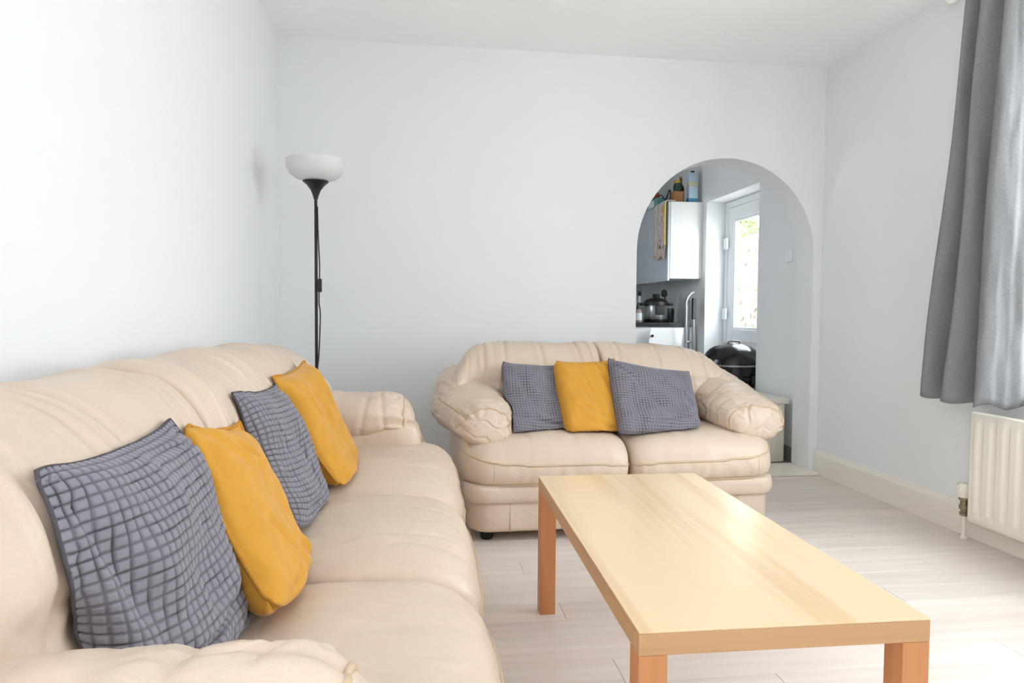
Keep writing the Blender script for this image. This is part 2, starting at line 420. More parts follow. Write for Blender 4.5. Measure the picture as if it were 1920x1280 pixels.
for zz in (1.62, 1.0, .35):
    h_ = box('hinge', -.055, -.031, dw - .085, dw - .02, zz - .05, zz + .05, M['upvc'], door, .006)
box('handle', -.075, -.025, lf0 + .03, lf0 + .06, 1.0, 1.16, M['steel'], door, .008)

# light switch on the kitchen wall
sw = thing('light_switch', 'small white light switch plate on the grey wall inside the arch', 'light switch', (KX1 - .001, 4.42, 1.36))
box('plate', -.009, 0, -.043, .043, 0, .086, M['upvc'], sw, .004)
box('rocker', -.014, -.0091, -.012, .012, .028, .058, M['upvc'], sw, .002)

# ---- wall cabinet
CY0 = 5.90
wc = thing('wall_cabinet', 'white gloss wall cabinet hung beside the back door in the kitchen', 'cabinet', (KX1, CY0, 1.315))
box('body', -.300, -.002, 0, 1.58, 0, .685, M['gloss_white'], wc, .002)
for k in range(3):
    box('door', -.321, -.302, .003 + k * .527, .524 + k * .527, -.02, .685, M['gloss_grey'], wc, .003)
# ---- base cabinets and worktop
bc = thing('base_cabinet', 'white base cabinet under the black kitchen worktop', 'cabinet', (KX1, CY0 + .06, 0))
box('end_panel', -.59, -.1, 0, .02, .0, .878, M['gloss_white'], bc, .002)
box('carcass', -.57, -.01, .021, 1.5, .10, .878, M['gloss_white'], bc, .002)
box('plinth', -.52, -.02, .021, 1.5, .0, .099, M['black'], bc)
for k in range(2):
    d_ = box('door', -.592, -.571, .03 + k * .6, .62 + k * .6, .11, .87, M['gloss_grey'], bc, .003)
    box('handle', -.615, -.593, .06 + k * .6, .20 + k * .6, .80, .815, M['steel'], d_, .003)
tag(box('worktop', KX1 - .625, KX1 - .085, CY0 + .04, CY0 + 1.6, .879, .918, M['worktop'], bev=.004),
    'black laminate worktop over the white kitchen cabinet', 'worktop')
WZ = .918
# white board leaning against the cabinet end
bl = thing('leaning_board', 'white board leaning against the end of the kitchen counter', 'board', (1.93, CY0 - .10, 0))
bmx = bmesh.new(); bmesh.ops.create_cube(bmx, size=1)
for v in bmx.verts:
    t = 1 if v.co.z > 0 else 0
    v.co = Vector(((0.0 if v.co.x < 0 else .31) + (.09 if t else -.03), (.01 if v.co.y < 0 else .03) + (.07 if t else -.02), .87 if t else 0.002))
bmesh.ops.bevel(bmx, geom=list(bmx.edges), offset=.004, segments=2, affect='EDGES')
meb = bpy.data.meshes.new('panel'); bmx.to_mesh(meb); bmx.free(); obj('panel', meb, M['gloss_white'], bl)
kn = lathe('knob', [(0, 0), (.012, 0), (.012, .012), (0, .012)], M['black'], bl, 16)
kn.location = (.105, .071, .80); kn.rotation_euler = (R(90), 0, 0)
# folded metal frame: two uprights joined by a curved top
fr_ = thing('tubular_frame', 'grey metal tube frame with a curved top beside the counter', 'frame', (2.31, CY0 - .12, 0))
arc_pts = [(0.0, 0, .0), (0.0, 0, .5), (.0, 0, 1.02)] + [(.055 - .055 * math.cos(a), .0 + .08 * math.sin(a / 2), 1.06 + .13 * math.sin(a * .62)) for a in np.linspace(.2, 2.6, 9)]
tube('loop', catmull(arc_pts, 6), .0125, M['grey_tube'], fr_, 12)
tube('upright', catmull([(.105, .08, 0.0), (.105, .08, .6), (.103, .08, 1.14)], 6), .0125, M['grey_tube'], fr_, 12)
tube('upright', catmull([(.075, .12, 0.0), (.075, .12, .6), (.075, .12, 1.12)], 6), .010, M['grey_tube'], fr_, 12)
box('grip', .088, .118, .062, .098, .95, 1.14, M['black'], fr_, .006)
tube('crossbar', [(0, 0, .40), (.105, .08, .40)], .009, M['grey_tube'], fr_, 10)
tube('crossbar', [(0, 0, .75), (.105, .08, .75)], .009, M['grey_tube'], fr_, 10)

# things on the worktop
pc = thing('multi_cooker', 'steel electric pressure cooker with black lid on the kitchen worktop', 'cooker', (2.17, CY0 + .27, WZ))
lathe('body', [(0, .015), (.10, .015), (.108, .03), (.108, .15), (.104, .16), (0, .16)], M['steel'], pc, 40)
lathe('base', [(0, 0), (.105, 0), (.111, .008), (.111, .03), (0, .03)], M['black'], pc, 40)
lathe('lid', [(.0, .158), (.114, .158), (.114, .185), (.095, .21), (.05, .225), (.0, .228)], M['black'], pc, 40)
lathe('lid_knob', [(0, .226), (.03, .226), (.035, .25), (.028, .262), (0, .264)], M['black'], pc, 24)
box('control_panel', -.045, .045, -.122, -.104, .07, .155, M['black'], pc, .008)
for q in (-1, 1): box('side_handle', q * .135 - .022, q * .135 + .022, -.04, .04, .155, .178, M['black'], pc, .008)
M['plum'] = mat('plum label', (140, 118, 128), .5); M['green'] = mat('green plastic', (112, 160, 70), .45); M['dark'] = mat('dark glass', (30, 34, 32), .15)
M['clear'] = mat('pale bottle', (200, 205, 205), .2)
bt = thing('sauce_bottle', 'plum labelled squeeze bottle with black pointed cap', 'bottle', (1.965, CY0 + .16, WZ))
lathe('body', [(0, 0), (.032, 0), (.036, .01), (.036, .09), (.026, .115), (.014, .125), (0, .125)], M['plum'], bt, 28)
lathe('label', [(.0365, .02), (.0368, .02), (.0368, .085), (.0365, .085)], M['clear'], bt, 28)
lathe('cap', [(0, .124), (.018, .124), (.018, .14), (.005, .185), (0, .186)], M['black'], bt, 20)
b2 = thing('glass_bottle', 'slim pale bottle with dark stopper behind the pressure cooker', 'bottle', (2.06, CY0 + .42, WZ))
lathe('body', [(0, 0), (.03, 0), (.033, .01), (.033, .16), (.014, .21), (.013, .25), (0, .25)], M['clear'], b2, 28)
lathe('stopper', [(0, .249), (.016, .249), (.018, .255), (.018, .295), (0, .297)], M['dark'], b2, 20)
cb = thing('chopping_board', 'green chopping board standing at the back of the worktop', 'chopping board', (1.90, CY0 + .5, WZ))
box('board', -.10, .06, -.008, .008, .001, .20, M['green'], cb, .006)
box('handle', -.05, .01, -.007, .007, .19, .25, M['green'], cb, .006)
ut = thing('utensil_pot', 'dark pot holding a black ladle beside the pressure cooker', 'utensil pot', (2.335, CY0 + .38, WZ))
lathe('pot', [(0, 0), (.05, 0), (.052, .01), (.055, .13), (.05, .13), (.046, .015), (0, .012)], M['dark'], ut, 28)
sp = tube('ladle', catmull([(.0, 0, .02), (-.02, .01, .16), (-.04, .01, .26)], 6), .006, M['black'], ut, 8)
lathe('ladle_bowl', [(0, -.008), (.024, .0), (.03, .02), (.024, .055), (0, .068)], M['black'], ut, 20, c=(-.042, .01)).location = (0, 0, .245)

# things on top of the wall cabinet
TZ = 1.315 + .686
M['carton'] = mat('pale blue carton', (186, 205, 222), .5); M['blue'] = mat('blue print', (70, 130, 170), .5); M['yellow_print'] = mat('yellow print', (222, 196, 70), .5)
M['card'] = mat('brown card', (150, 104, 62), .7, var=.15, vscale=30); M['dk_green'] = mat('dark green glass', (28, 58, 44), .25); M['gold'] = mat('gold lid', (190, 150, 50), .4, metal=.4)
M['teal'] = mat('teal packet', (110, 160, 165), .4, var=.3, vscale=20); M['orange'] = mat('orange packet', (214, 110, 50), .5); M['brown'] = mat('dark brown bottle', (62, 38, 26), .3)
ct = thing('drink_carton', 'tall pale blue carton with yellow stripe on the wall cabinet', 'carton', (2.415, CY0 + .05, TZ))
box('body', -.042, .042, -.032, .032, 0, .265, M['carton'], ct, .003)
box('stripe', -.043, .043, -.033, .033, .165, .175, M['yellow_print'], ct); box('stripe', -.043, .043, -.033, .033, .145, .152, M['yellow_print'], ct)
box('base_band', -.043, .043, -.033, .033, .002, .035, M['blue'], ct)
lathe('cap', [(0, .264), (.018, .264), (.018, .282), (0, .283)], M['dark'], ct, 20)
bb = thing('card_box', 'small brown cardboard box on top of the wall cabinet', 'box', (2.285, CY0 + .08, TZ))
box('body', -.045, .045, -.04, .04, 0, .095, M['card'], bb, .003); box('lid_flap', -.046, .046, -.041, .0, .0952, .099, M['card'], bb)
jr = thing('green_jar', 'dark green jar with gold lid on the cardboard box', 'jar', (2.285, CY0 + .08, TZ + .0995))
lathe('body', [(0, 0), (.03, 0), (.036, .01), (.036, .055), (.026, .075), (0, .075)], M['dk_green'], jr, 28)
lathe('lid', [(0, .074), (.03, .074), (.031, .1), (0, .101)], M['gold'], jr, 28)
bw = thing('brown_bottle', 'dark brown bottle between the cardboard box and the carton', 'bottle', (2.352, CY0 + .17, TZ))
lathe('body', [(0, 0), (.03, 0), (.033, .008), (.033, .15), (.012, .19), (.012, .235), (0, .235)], M['brown'], bw, 28)
lathe('cap', [(0, .234), (.014, .234), (.014, .25), (0, .251)], M['gold'], bw, 20)
tp = thing('teal_packet', 'teal and white packet lying near the cabinet front edge', 'packet', (2.26, CY0 + .55, TZ))
box('body', -.055, .10, -.15, .15, 0, .10, M['teal'], tp, .01); box('label', -.056, .02, -.08, .08, .02, .08, M['upvc'], tp)
op = thing('orange_packet', 'orange packet standing behind the teal packet', 'packet', (2.30, CY0 + .84, TZ))
box('body', -.06, .06, -.10, .10, 0, .19, M['orange'], op, .012); box('seal', -.05, .05, -.101, .101, .185, .205, M['card'], op, .003)
bk = thing('black_case', 'black case at the far end of the wall cabinet top', 'case', (2.25, CY0 + 1.05, TZ))
box('body', -.06, .1, -.09, .09, 0, .08, M['black'], bk, .012); tube('handle', catmull([(-.06, -.04, .05), (-.085, -.03, .05), (-.085, .03, .05), (-.06, .04, .05)], 5), .005, M['black'], bk)
tag(tube('cable', catmull([(2.23, CY0 + .62, TZ + .112), (2.23, CY0 + .5, TZ + .112), (2.24, CY0 + .37, TZ + .115), (2.235, CY0 + .24, TZ + .05), (2.25, CY0 + .17, TZ + .13), (2.27, CY0 + .20, TZ + .006)], 8), .006, M['black']),
    'black cable looping over the wall cabinet top', 'cable')

# patterned cloth hanging over the cabinet front corner
def towel():
    m_ = bpy.data.materials.new('printed cloth'); m_.use_nodes = True
    nt = m_.node_tree; b = nt.nodes['Principled BSDF']; N = nt.nodes.new; Lk = nt.links.new
    tc = N('ShaderNodeTexCoord'); n = N('ShaderNodeTexNoise'); n.inputs['Scale'].default_value = 14; n.inputs['Detail'].default_value = 3; n.inputs['Distortion'].default_value = 1.5
    Lk(tc.outputs['Object'], n.inputs['Vector'])
    cr = N('ShaderNodeValToRGB'); e = cr.color_ramp.elements
    e[0].position = .30; e[0].color = srgb(190, 96, 84); e[1].position = .38; e[1].color = srgb(206, 190, 182)
    for p_, c_ in ((.56, (210, 200, 194)), (.64, (206, 142, 92)), (.74, (214, 190, 110))):
        q = e.new(p_); q.color = srgb(*c_)
    Lk(n.outputs['Fac'], cr.inputs[0]); Lk(cr.outputs[0], b.inputs['Base Color']); b.inputs['Roughness'].default_value = .8
    root = thing('hanging_cloth', 'cream cloth with orange and pink print hanging off the cabinet corner', 'cloth', (KX1 - .325, CY0, TZ))
    def sheet(name, y0, y1, drop, off, seed):
        V, F = [], []; nu, nv = 14, 26
        for i in range(nu + 1):
            for j in range(nv + 1):
                s = j / nv; y_ = y0 + (y1 - y0) * i / nu
                w_ = .006 * math.sin(i * 1.3 + seed) * s + .004 * math.sin(i * 2.9 + s * 3 + seed)
                if s < .2: V.append((off + .08 * (1 - s / .2) + w_, y_, .006 + .002 * math.sin(i + seed)))
                else: V.append((off - .008 + w_ - .004, y_, .004 - (s - .2) / .8 * drop * (1 + .04 * math.sin(i * .9 + seed))))
        for i in range(nu):
            for j in range(nv): F.append((i * (nv + 1) + j, i * (nv + 1) + j + 1, (i + 1) * (nv + 1) + j + 1, (i + 1) * (nv + 1) + j))
        o = obj(name, poly_me(name, V, F), m_, root, True)
        md = o.modifiers.new('thick', 'SOLIDIFY'); md.thickness = .003
    sheet('cloth', .02, .30, .50, -.006, .4)
    sheet('cloth_fold', -.005, .15, .40, -.016, 2.0)
    m2 = mat('yellow hem', (214, 196, 90), .8)
    tube('hem', catmull([(-.028, -.006, .003), (-.032, -.007, -.15), (-.028, -.006, -.39)], 8), .006, m2, root)
towel()

# low white chest with lid, black domed container
ch = thing('low_chest', 'low white chest with overhanging lid behind the smaller sofa', 'chest', (2.2, 4.30, 0))
box('body', -.30, .235, .012, 1.05, 0.001, .395, M['gloss'], ch, .006)
box('lid', -.315, .262, 0, 1.065, .396, .432, M['gloss'], ch, .008)
M['gloss_black'] = mat('glossy black plastic', (12, 12, 13), .22)
dm = thing('domed_container', 'glossy black domed container standing on the low white chest', 'container', (2.435, 5.12, .433))
rb = .245
lathe('base', [(0, 0), (rb - .03, 0), (rb - .02, .01), (rb - .005, .07), (0, .07)], M['gloss_black'], dm, 48)
lathe('rim', [(rb - .02, .06), (rb + .004, .062), (rb + .006, .085), (rb - .01, .095), (rb - .02, .09)], M['gloss_black'], dm, 48)
lathe('dome', [(rb - .008, .09)] + [((rb - .006) * math.cos(a) ** .85, .15 + .19 * math.sin(a)) for a in np.linspace(0, math.pi / 2, 14)], M['gloss_black'], dm, 48)
lathe('band', [(rb - .012, .165), (rb + .003, .166), (rb + .003, .176), (rb - .014, .178)], M['grey_tube'], dm, 48)
tube('handle', catmull([(-.05, -.02, .335), (-.04, -.03, .352), (.0, -.035, .357), (.04, -.03, .352), (.05, -.02, .332)], 6), .006, M['grey_tube'], dm)
for q in (-1, 1): box('latch', q * .06 - .02, q * .06 + .02, -rb - .012, -rb + .02, .03, .10, M['black'], dm, .006)

# ---- garden seen through the door
M['ground'] = mat('pale paving', (226, 222, 214), .8, var=.1)
tag(box('ground_outside', 2.95, 14, -6, 14, -.3, -.06, M['ground']), kind='structure')
M['stone'] = mat('weathered rubble stone', (122, 114, 100), .85, var=.35, vscale=4, bump=.4, bscale=14)
gw = tag(box('garden_wall', 4.02, 4.5, 5.2, 11.5, -.06, 1.98, M['stone'], bev=.03), 'weathered rubble stone garden wall seen through the door glass', 'wall')
rnd = random.Random(3)
stone_me = []
for k in range(4):
    bm = bmesh.new(); bmesh.ops.create_icosphere(bm, subdivisions=1, radius=1)
    for v in bm.verts: v.co *= rnd.uniform(.82, 1.12)
    me = bpy.data.meshes.new('stone'); bm.to_mesh(me); bm.free(); me.materials.append(M['stone']); stone_me.append(me)
for r_ in range(10):
    for c_ in range(16):
        o = bpy.data.objects.new('stone', stone_me[(r_ * 3 + c_) % 4]); COL.objects.link(o); o.parent = gw
        o.location = (4.02 + rnd.uniform(-.015, .02), 6.5 + c_ * .17 + (r_ % 2) * .085 + rnd.uniform(-.045, .045), .3 + r_ * .17 + rnd.uniform(-.035, .035)); o.scale = (.045, rnd.uniform(.065, .125), rnd.uniform(.055, .10)); o.rotation_euler = (rnd.uniform(-.3, .3), 0, 0)
M['leaf'] = mat('fresh green leaf', (104, 138, 62), .5, var=.25, vscale=3); M['bark'] = mat('bark', (96, 78, 60), .9)
sh = thing('garden_shrub', 'bright green leafy shrub above the garden wall', 'shrub', (4.75, 8.3, -.06))
V, F = [], []
for k in range(1500):
    a = rnd.uniform(0, 2 * math.pi); u_ = rnd.uniform(-1, 1); rr = rnd.uniform(.5, 1) ** .5
    cpt = Vector((math.cos(a) * math.sqrt(1 - u_ * u_) * .6 * rr, math.sin(a) * math.sqrt(1 - u_ * u_) * 1.5 * rr, 2.4 + u_ * .5 * rr))
    d1 = Vector((rnd.gauss(0, 1), rnd.gauss(0, 1), rnd.gauss(0, 1))).normalized() * .06; d2 = d1.orthogonal().normalized() * .03
    i0 = len(V); V += [cpt - d1, cpt + d2, cpt + d1, cpt - d2]; F.append((i0, i0 + 1, i0 + 2, i0 + 3))
lv = obj('foliage', poly_me('foliage', V, F), M['leaf'], sh); lv['kind'] = 'stuff'
tube('stem', catmull([(0, 0, 0), (.05, .1, .9), (0, .05, 2.3)], 6), .06, M['bark'], sh)

# ================================================================= RADIATOR, CURTAIN
rad = thing('radiator', 'cream panel radiator on the right wall below the window', 'radiator', (XR, 2.69, 0))
def rad_panel():
    ln = 1.55; pitch = .0667; V, F = [], []
    ys = np.linspace(0, -ln, 330); zs = [.092, .098, .125, .145, .155, .50, .53, .545, .57, .579, .583]
    amp = [0, 0, 0, .3, 1, 1, 1, .3, 0, 0, 0]; edge = [-.012, -.003, 0, 0, 0, 0, 0, 0, 0, -.003, -.012]
    for y_ in ys:
        ph = ((-y_) % pitch) / pitch; f_ = float(sstep(.10, .30, ph) - sstep(.70, .90, ph))
        in_ = 1.0 if .03 < -y_ < ln - .03 else 0.0
        e2 = -.010 * (1 - min(1, min(-y_, ln + y_) / .006))
        for z_, a_, e_ in zip(zs, amp, edge): V.append((-.097 - (0.0065 * f_ * a_ * in_ - .004) - e_ - e2, y_, z_))
    k = len(zs)
    for i in range(len(ys) - 1):
        for j in range(k - 1): F.append((i * k + j, (i + 1) * k + j, (i + 1) * k + j + 1, i * k + j + 1))
    o = obj('front_panel', poly_me('front_panel', V, F), M['radiator'], rad, True)
    md = o.modifiers.new('thick', 'SOLIDIFY'); md.thickness = .006; md.offset = -1
rad_panel()
box('back_panel', -.050, -.034, -1.545, -.005, .094, .580, M['radiator'], rad, .003)
box('side_cover', -.086, -.051, -.004, -.0015, .10, .578, M['radiator'], rad)
for k in range(38): box('convector_fin', -.086, -.051, -.03 - k * .04, -.028 - k * .04, .12, .565, M['radiator'], rad)
for yy in (-.25, -1.25): box('bracket', -.0335, -.001, yy - .02, yy + .02, .2, .52, M['radiator'], rad)
vl = thing('radiator_valve', 'ribbed cream radiator valve head on the pipe beside the radiator', 'valve', (XR - .058, 2.74, 0))
lathe('pipe', [(0, 0.0), (.0085, 0.0), (.0085, .125), (0, .125)], M['gloss'], vl, 16)
lathe('pipe_collar', [(0, 0.0), (.016, 0.0), (.016, .008), (.009, .012), (0, .012)], M['gloss'], vl, 16)
lathe('valve_body', [(0, .105), (.018, .105), (.020, .118), (.015, .121), (.015, .130), (.021, .133), (.022, .15), (.017, .155), (.017, .172), (.024, .175), (.024, .187), (0, .187)], M['metal'], vl, 20)
tube('tail', [(0, 0, .142), (-.0, -.025, .142), (0, -.052, .142)], .010, M['metal'], vl, 12)
lathe('thermostatic_head', [(0, .187), (.025, .187), (.029, .192), (.029, .240), (.025, .250), (0, .252)], M['radiator'], vl, 24)
for k in range(16):
    a = 2 * math.pi * k / 16
    o = box('rib', -.002, .003, -.003, .003, .202, .244, M['radiator'], vl); o.location = (.029 * math.cos(a), .029 * math.sin(a), 0); o.rotation_euler = (0, 0, a)

def fabric_mat(name, ca, cb):
    m_ = bpy.data.materials.new(name); m_.use_nodes = True
    nt = m_.node_tree; b = nt.nodes['Principled BSDF']; N = nt.nodes.new; Lk = nt.links.new
    tc = N('ShaderNodeTexCoord'); n = N('ShaderNodeTexNoise'); n.inputs['Scale'].default_value = 120; n.inputs['Detail'].default_value = 4; Lk(tc.outputs['Object'], n.inputs['Vector'])
    mx = N('ShaderNodeMix'); mx.data_type = 'RGBA'; mx.inputs[6].default_value = srgb(*ca); mx.inputs[7].default_value = srgb(*cb); Lk(n.outputs['Fac'], mx.inputs[0])
    b.inputs['Roughness'].default_value = .9; b.inputs['Specular IOR Level'].default_value = .1; Lk(mx.outputs[2], b.inputs['Base Color'])
    bp = N('ShaderNodeBump'); bp.inputs['Strength'].default_value = .15; bp.inputs['Distance'].default_value = .002; Lk(n.outputs['Fac'], bp.inputs['Height']); Lk(bp.outputs[0], b.inputs['Normal'])
    return m_
M['curtain'] = fabric_mat('grey curtain fabric', (116, 116, 118), (144, 144, 146))
cu = thing('curtain', 'grey fabric curtain hanging at the window on the right wall', 'curtain', (2.375, 2.5, .63))
def curtain():
    plan = [(-.015, .375), (-.085, .35), (-.125, .312), (-.10, .283), (-.035, .262), (-.03, .238), (-.095, .21), (-.138, .175), (-.11, .145), (-.04, .125), (-.005, .108),
            (-.02, .088), (-.085, .07), (-.118, .045), (-.115, .018), (-.085, -.006), (-.06, -.012), (-.03, -.022), (.0, -.022), (.03, -.036), (.055, -.03)]
    C_ = catmull(plan, 12); nu = len(C_) - 1; nv = 60; V, F = [], []; Z = 1.765
    for j in range(nv + 1):
        t = j / nv; fl_ = 1 - t          # t: 0 bottom .. 1 top
        ky = .70 + .30 * fl_ ** .85; kx = .62 + .38 * fl_
        for i in range(nu + 1):
            s = i / nu; x_, y_ = C_[i]
            q = .008 * mnoise.noise(Vector((s * 7, t * 4, 3.1))) + .004 * mnoise.noise(Vector((s * 16, t * 14, 1.1)))
            x2 = x_ * kx - .012 * math.sin(t * 5 + s * 6) * (1 - t) + .03 * (1 - kx)
            y2 = y_ * ky - .02 * t + .008 * math.sin(t * 6 + s * 9)
            z_ = t * Z + (.010 * math.sin(i * .11 + .6) + .016 * (.6 - s)) * fl_ ** 6
            V.append((min(x2 + q, .078), y2 + q, z_))
    for j in range(nv):
        for i in range(nu):
            a = j * (nu + 1) + i; F.append((a, a + 1, a + nu + 2, a + nu + 1))
    o = obj('drape', poly_me('drape', V, F), M['curtain'], cu, True)
    md = o.modifiers.new('thick', 'SOLIDIFY'); md.thickness = .003
curtain()
M['pole'] = mat('cream pole paint', (240, 236, 228), .4)
cp = thing('curtain_pole', 'cream curtain pole with round finial near the ceiling', 'curtain pole', (2.365, 2.80, 2.435))
tube('pole', [(0, .02, 0), (0, -2.75, 0)], .014, M['pole'], cp, 16)
fin = lathe('finial', [(0, 0), (.012, 0), (.014, .008), (.019, .014), (.027, .03), (.029, .042), (.025, .056), (.012, .066), (0, .068)], M['pole'], cp, 28)
fin.rotation_euler = (R(-90), 0, 0); fin.location = (0, .015, 0)
for yy in (-.03, -2.6):
    tube('bracket', [(.0, yy, 0), (.108, yy, 0)], .010, M['pole'], cp, 12)
for k in range(7):
    a = np.linspace(0, 2 * math.pi, 17)[:-1]
    tube('curtain_ring', [(.022 * math.cos(q), -.06 - k * .045, -.006 + .024 * math.sin(q)) for q in a], .003, M['pole'], cp, 6, True)

# ================================================================= COFFEE TABLE
tb = thing('coffee_table', 'long pale oak coffee table with square corner legs', 'table', (.652, 1.672, 0), R(-.9))
tw, tl, tz = .272, .563, .452
tt = box('tabletop', -tw, tw, -tl, tl, tz - .0035, tz, M['oak_top'], tb, .001)
box('edge_panel', -tw, tw, -tl, -tl + .02, tz - .043, tz - .0036, M['oak_edge'], tb, .0012)
box('edge_panel', -tw, tw, tl - .02, tl, tz - .043, tz - .0036, M['oak_edge'], tb, .0012)
box('edge_panel', -tw, -tw + .02, -tl + .0202, tl - .0202, tz - .043, tz - .0036, M['oak_edge_y'], tb, .0012)
box('edge_panel', tw - .02, tw, -tl + .0202, tl - .0202, tz - .043, tz - .0036, M['oak_edge_y'], tb, .0012)
box('underside', -tw + .0202, tw - .0202, -tl + .0202, tl - .0202, tz - .043, tz - .0037, M['oak_edge_y'], tb)
for sx in (-1, 1):
    for sy in (-1, 1):
        box('leg', min(sx * tw, sx * (tw - .052)), max(sx * tw, sx * (tw - .052)), min(sy * tl, sy * (tl - .052)), max(sy * tl, sy * (tl - .052)), 0, tz - .0432, M['oak_leg'], tb, .0015)

# ================================================================= FLOOR LAMP
def translucent_white():
    m_ = bpy.data.materials.new('white lamp bowl'); m_.use_nodes = True
    nt = m_.node_tree; b = nt.nodes['Principled BSDF']; b.inputs['Base Color'].default_value = srgb(240, 240, 240); b.inputs['Roughness'].default_value = .3
    tr = nt.nodes.new('ShaderNodeBsdfTranslucent'); tr.inputs[0].default_value = (.9, .9, .9, 1); mx = nt.nodes.new('ShaderNodeMixShader'); mx.inputs[0].default_value = .35
    out = nt.nodes['Material Output']; nt.links.new(b.outputs[0], mx.inputs[1]); nt.links.new(tr.outputs[0], mx.inputs[2]); nt.links.new(mx.outputs[0], out.inputs[0])
    return m_
lp = thing('floor_lamp', 'black floor lamp with white bowl shade in the room corner', 'lamp', (-.507, 3.40, 0), R(0))
lathe('base', [(0, 0), (.125, 0), (.13, .006), (.128, .018), (.03, .03), (.014, .04), (0, .04)], M['black'], lp, 48)
lathe('pole', [(0, .035), (.0075, .035), (.0075, 1.55), (0, 1.55)], M['black'], lp, 20)
lathe('cup', [(0, 1.535), (.010, 1.535), (.013, 1.55), (.024, 1.578), (.042, 1.602), (.060, 1.617), (.061, 1.620), (.0, 1.622)], M['black'], lp, 40)
bw_out = [(.030, 1.622), (.062, 1.624), (.095, 1.634), (.120, 1.653), (.135, 1.680), (.1385, 1.706), (.1365, 1.722)]
bw_in = [(r - .004, z + .002) for r, z in bw_out][::-1]; bw_in[0] = (.1325, 1.722)
lathe('bowl_shade', bw_out + bw_in, translucent_white(), lp, 64)
tube('cord', catmull([(.008, -.006, 1.50), (.012, -.008, 1.35), (.018, -.010, 1.20), (.014, -.009, 1.05), (.020, -.010, .98), (.013, -.008, .80), (.004, -.010, .70), (-.006, -.010, .55), (.01, -.012, .4), (.012, -.012, .045)], 8), .0032, M['black'], lp, 8)
box('cord_switch', .010, .028, -.020, -.002, 1.09, 1.155, M['black'], lp, .004)

# ================================================================= SOFAS
def pillow(xa, xb, ctrl, nL, nR, nu, per, centre, mod=None):
    C = catmull(ctrl, per, True)                     # nv x 2 (y, z)
    t = np.linspace(-1, 1, nu); s = np.sin(t * math.pi / 2); s = .35 * t + .65 * s; s[0], s[-1] = -1, 1
    P = np.zeros((nu, len(C), 3))
    for i, q in enumerate(s):
        n = nL if q < 0 else nR
        k = max(0.0, 1 - abs(q) ** n) ** (1.0 / n)
        P[i, :, 0] = (xa + xb) / 2 + q * (xb - xa) / 2
        P[i, :, 1] = centre[0] + (C[:, 0] - centre[0]) * k
        P[i, :, 2] = centre[1] + (C[:, 1] - centre[1]) * k
    if mod: P = mod(P, s)
    return P

def pleats(P, lines, facing):
    """grooves pressed into the surface; lines: (x at base, slant, width, depth, z0, z1)"""
    N = grid_normals(P); D = np.zeros(P.shape[:2])
    for (x0, sl, w, d, z0, z1) in lines:
        xx = x0 + sl * (P[..., 2] - z0)
        g = np.exp(-((P[..., 0] - xx) / w) ** 2) - .45 * np.exp(-((P[..., 0] - xx - 1.9 * w) / (1.2 * w)) ** 2) - .45 * np.exp(-((P[..., 0] - xx + 1.9 * w) / (1.2 * w)) ** 2)
        m_ = sstep(z0 - .03, z0 + .04, P[..., 2]) * (1 - sstep(z1 - .04, z1 + .03, P[..., 2]))
        D -= g * d * m_
    return P + N * (D * facing(P, N))[..., None]

def creases(P, scale, seed, width=.07, depth=.004):
    """thin valley lines along the zero set of a noise field"""
    n_ = fnoise(P * np.array(scale), 1.0, seed)
    m_ = np.clip(fnoise(P, 4.0, seed + 9) * 2.2 + .45, 0, 1)
    return -depth * np.exp(-(n_ / width) ** 2) * m_ + depth * .35 * np.exp(-((np.abs(n_) - 2 * width) / width) ** 2) * m_

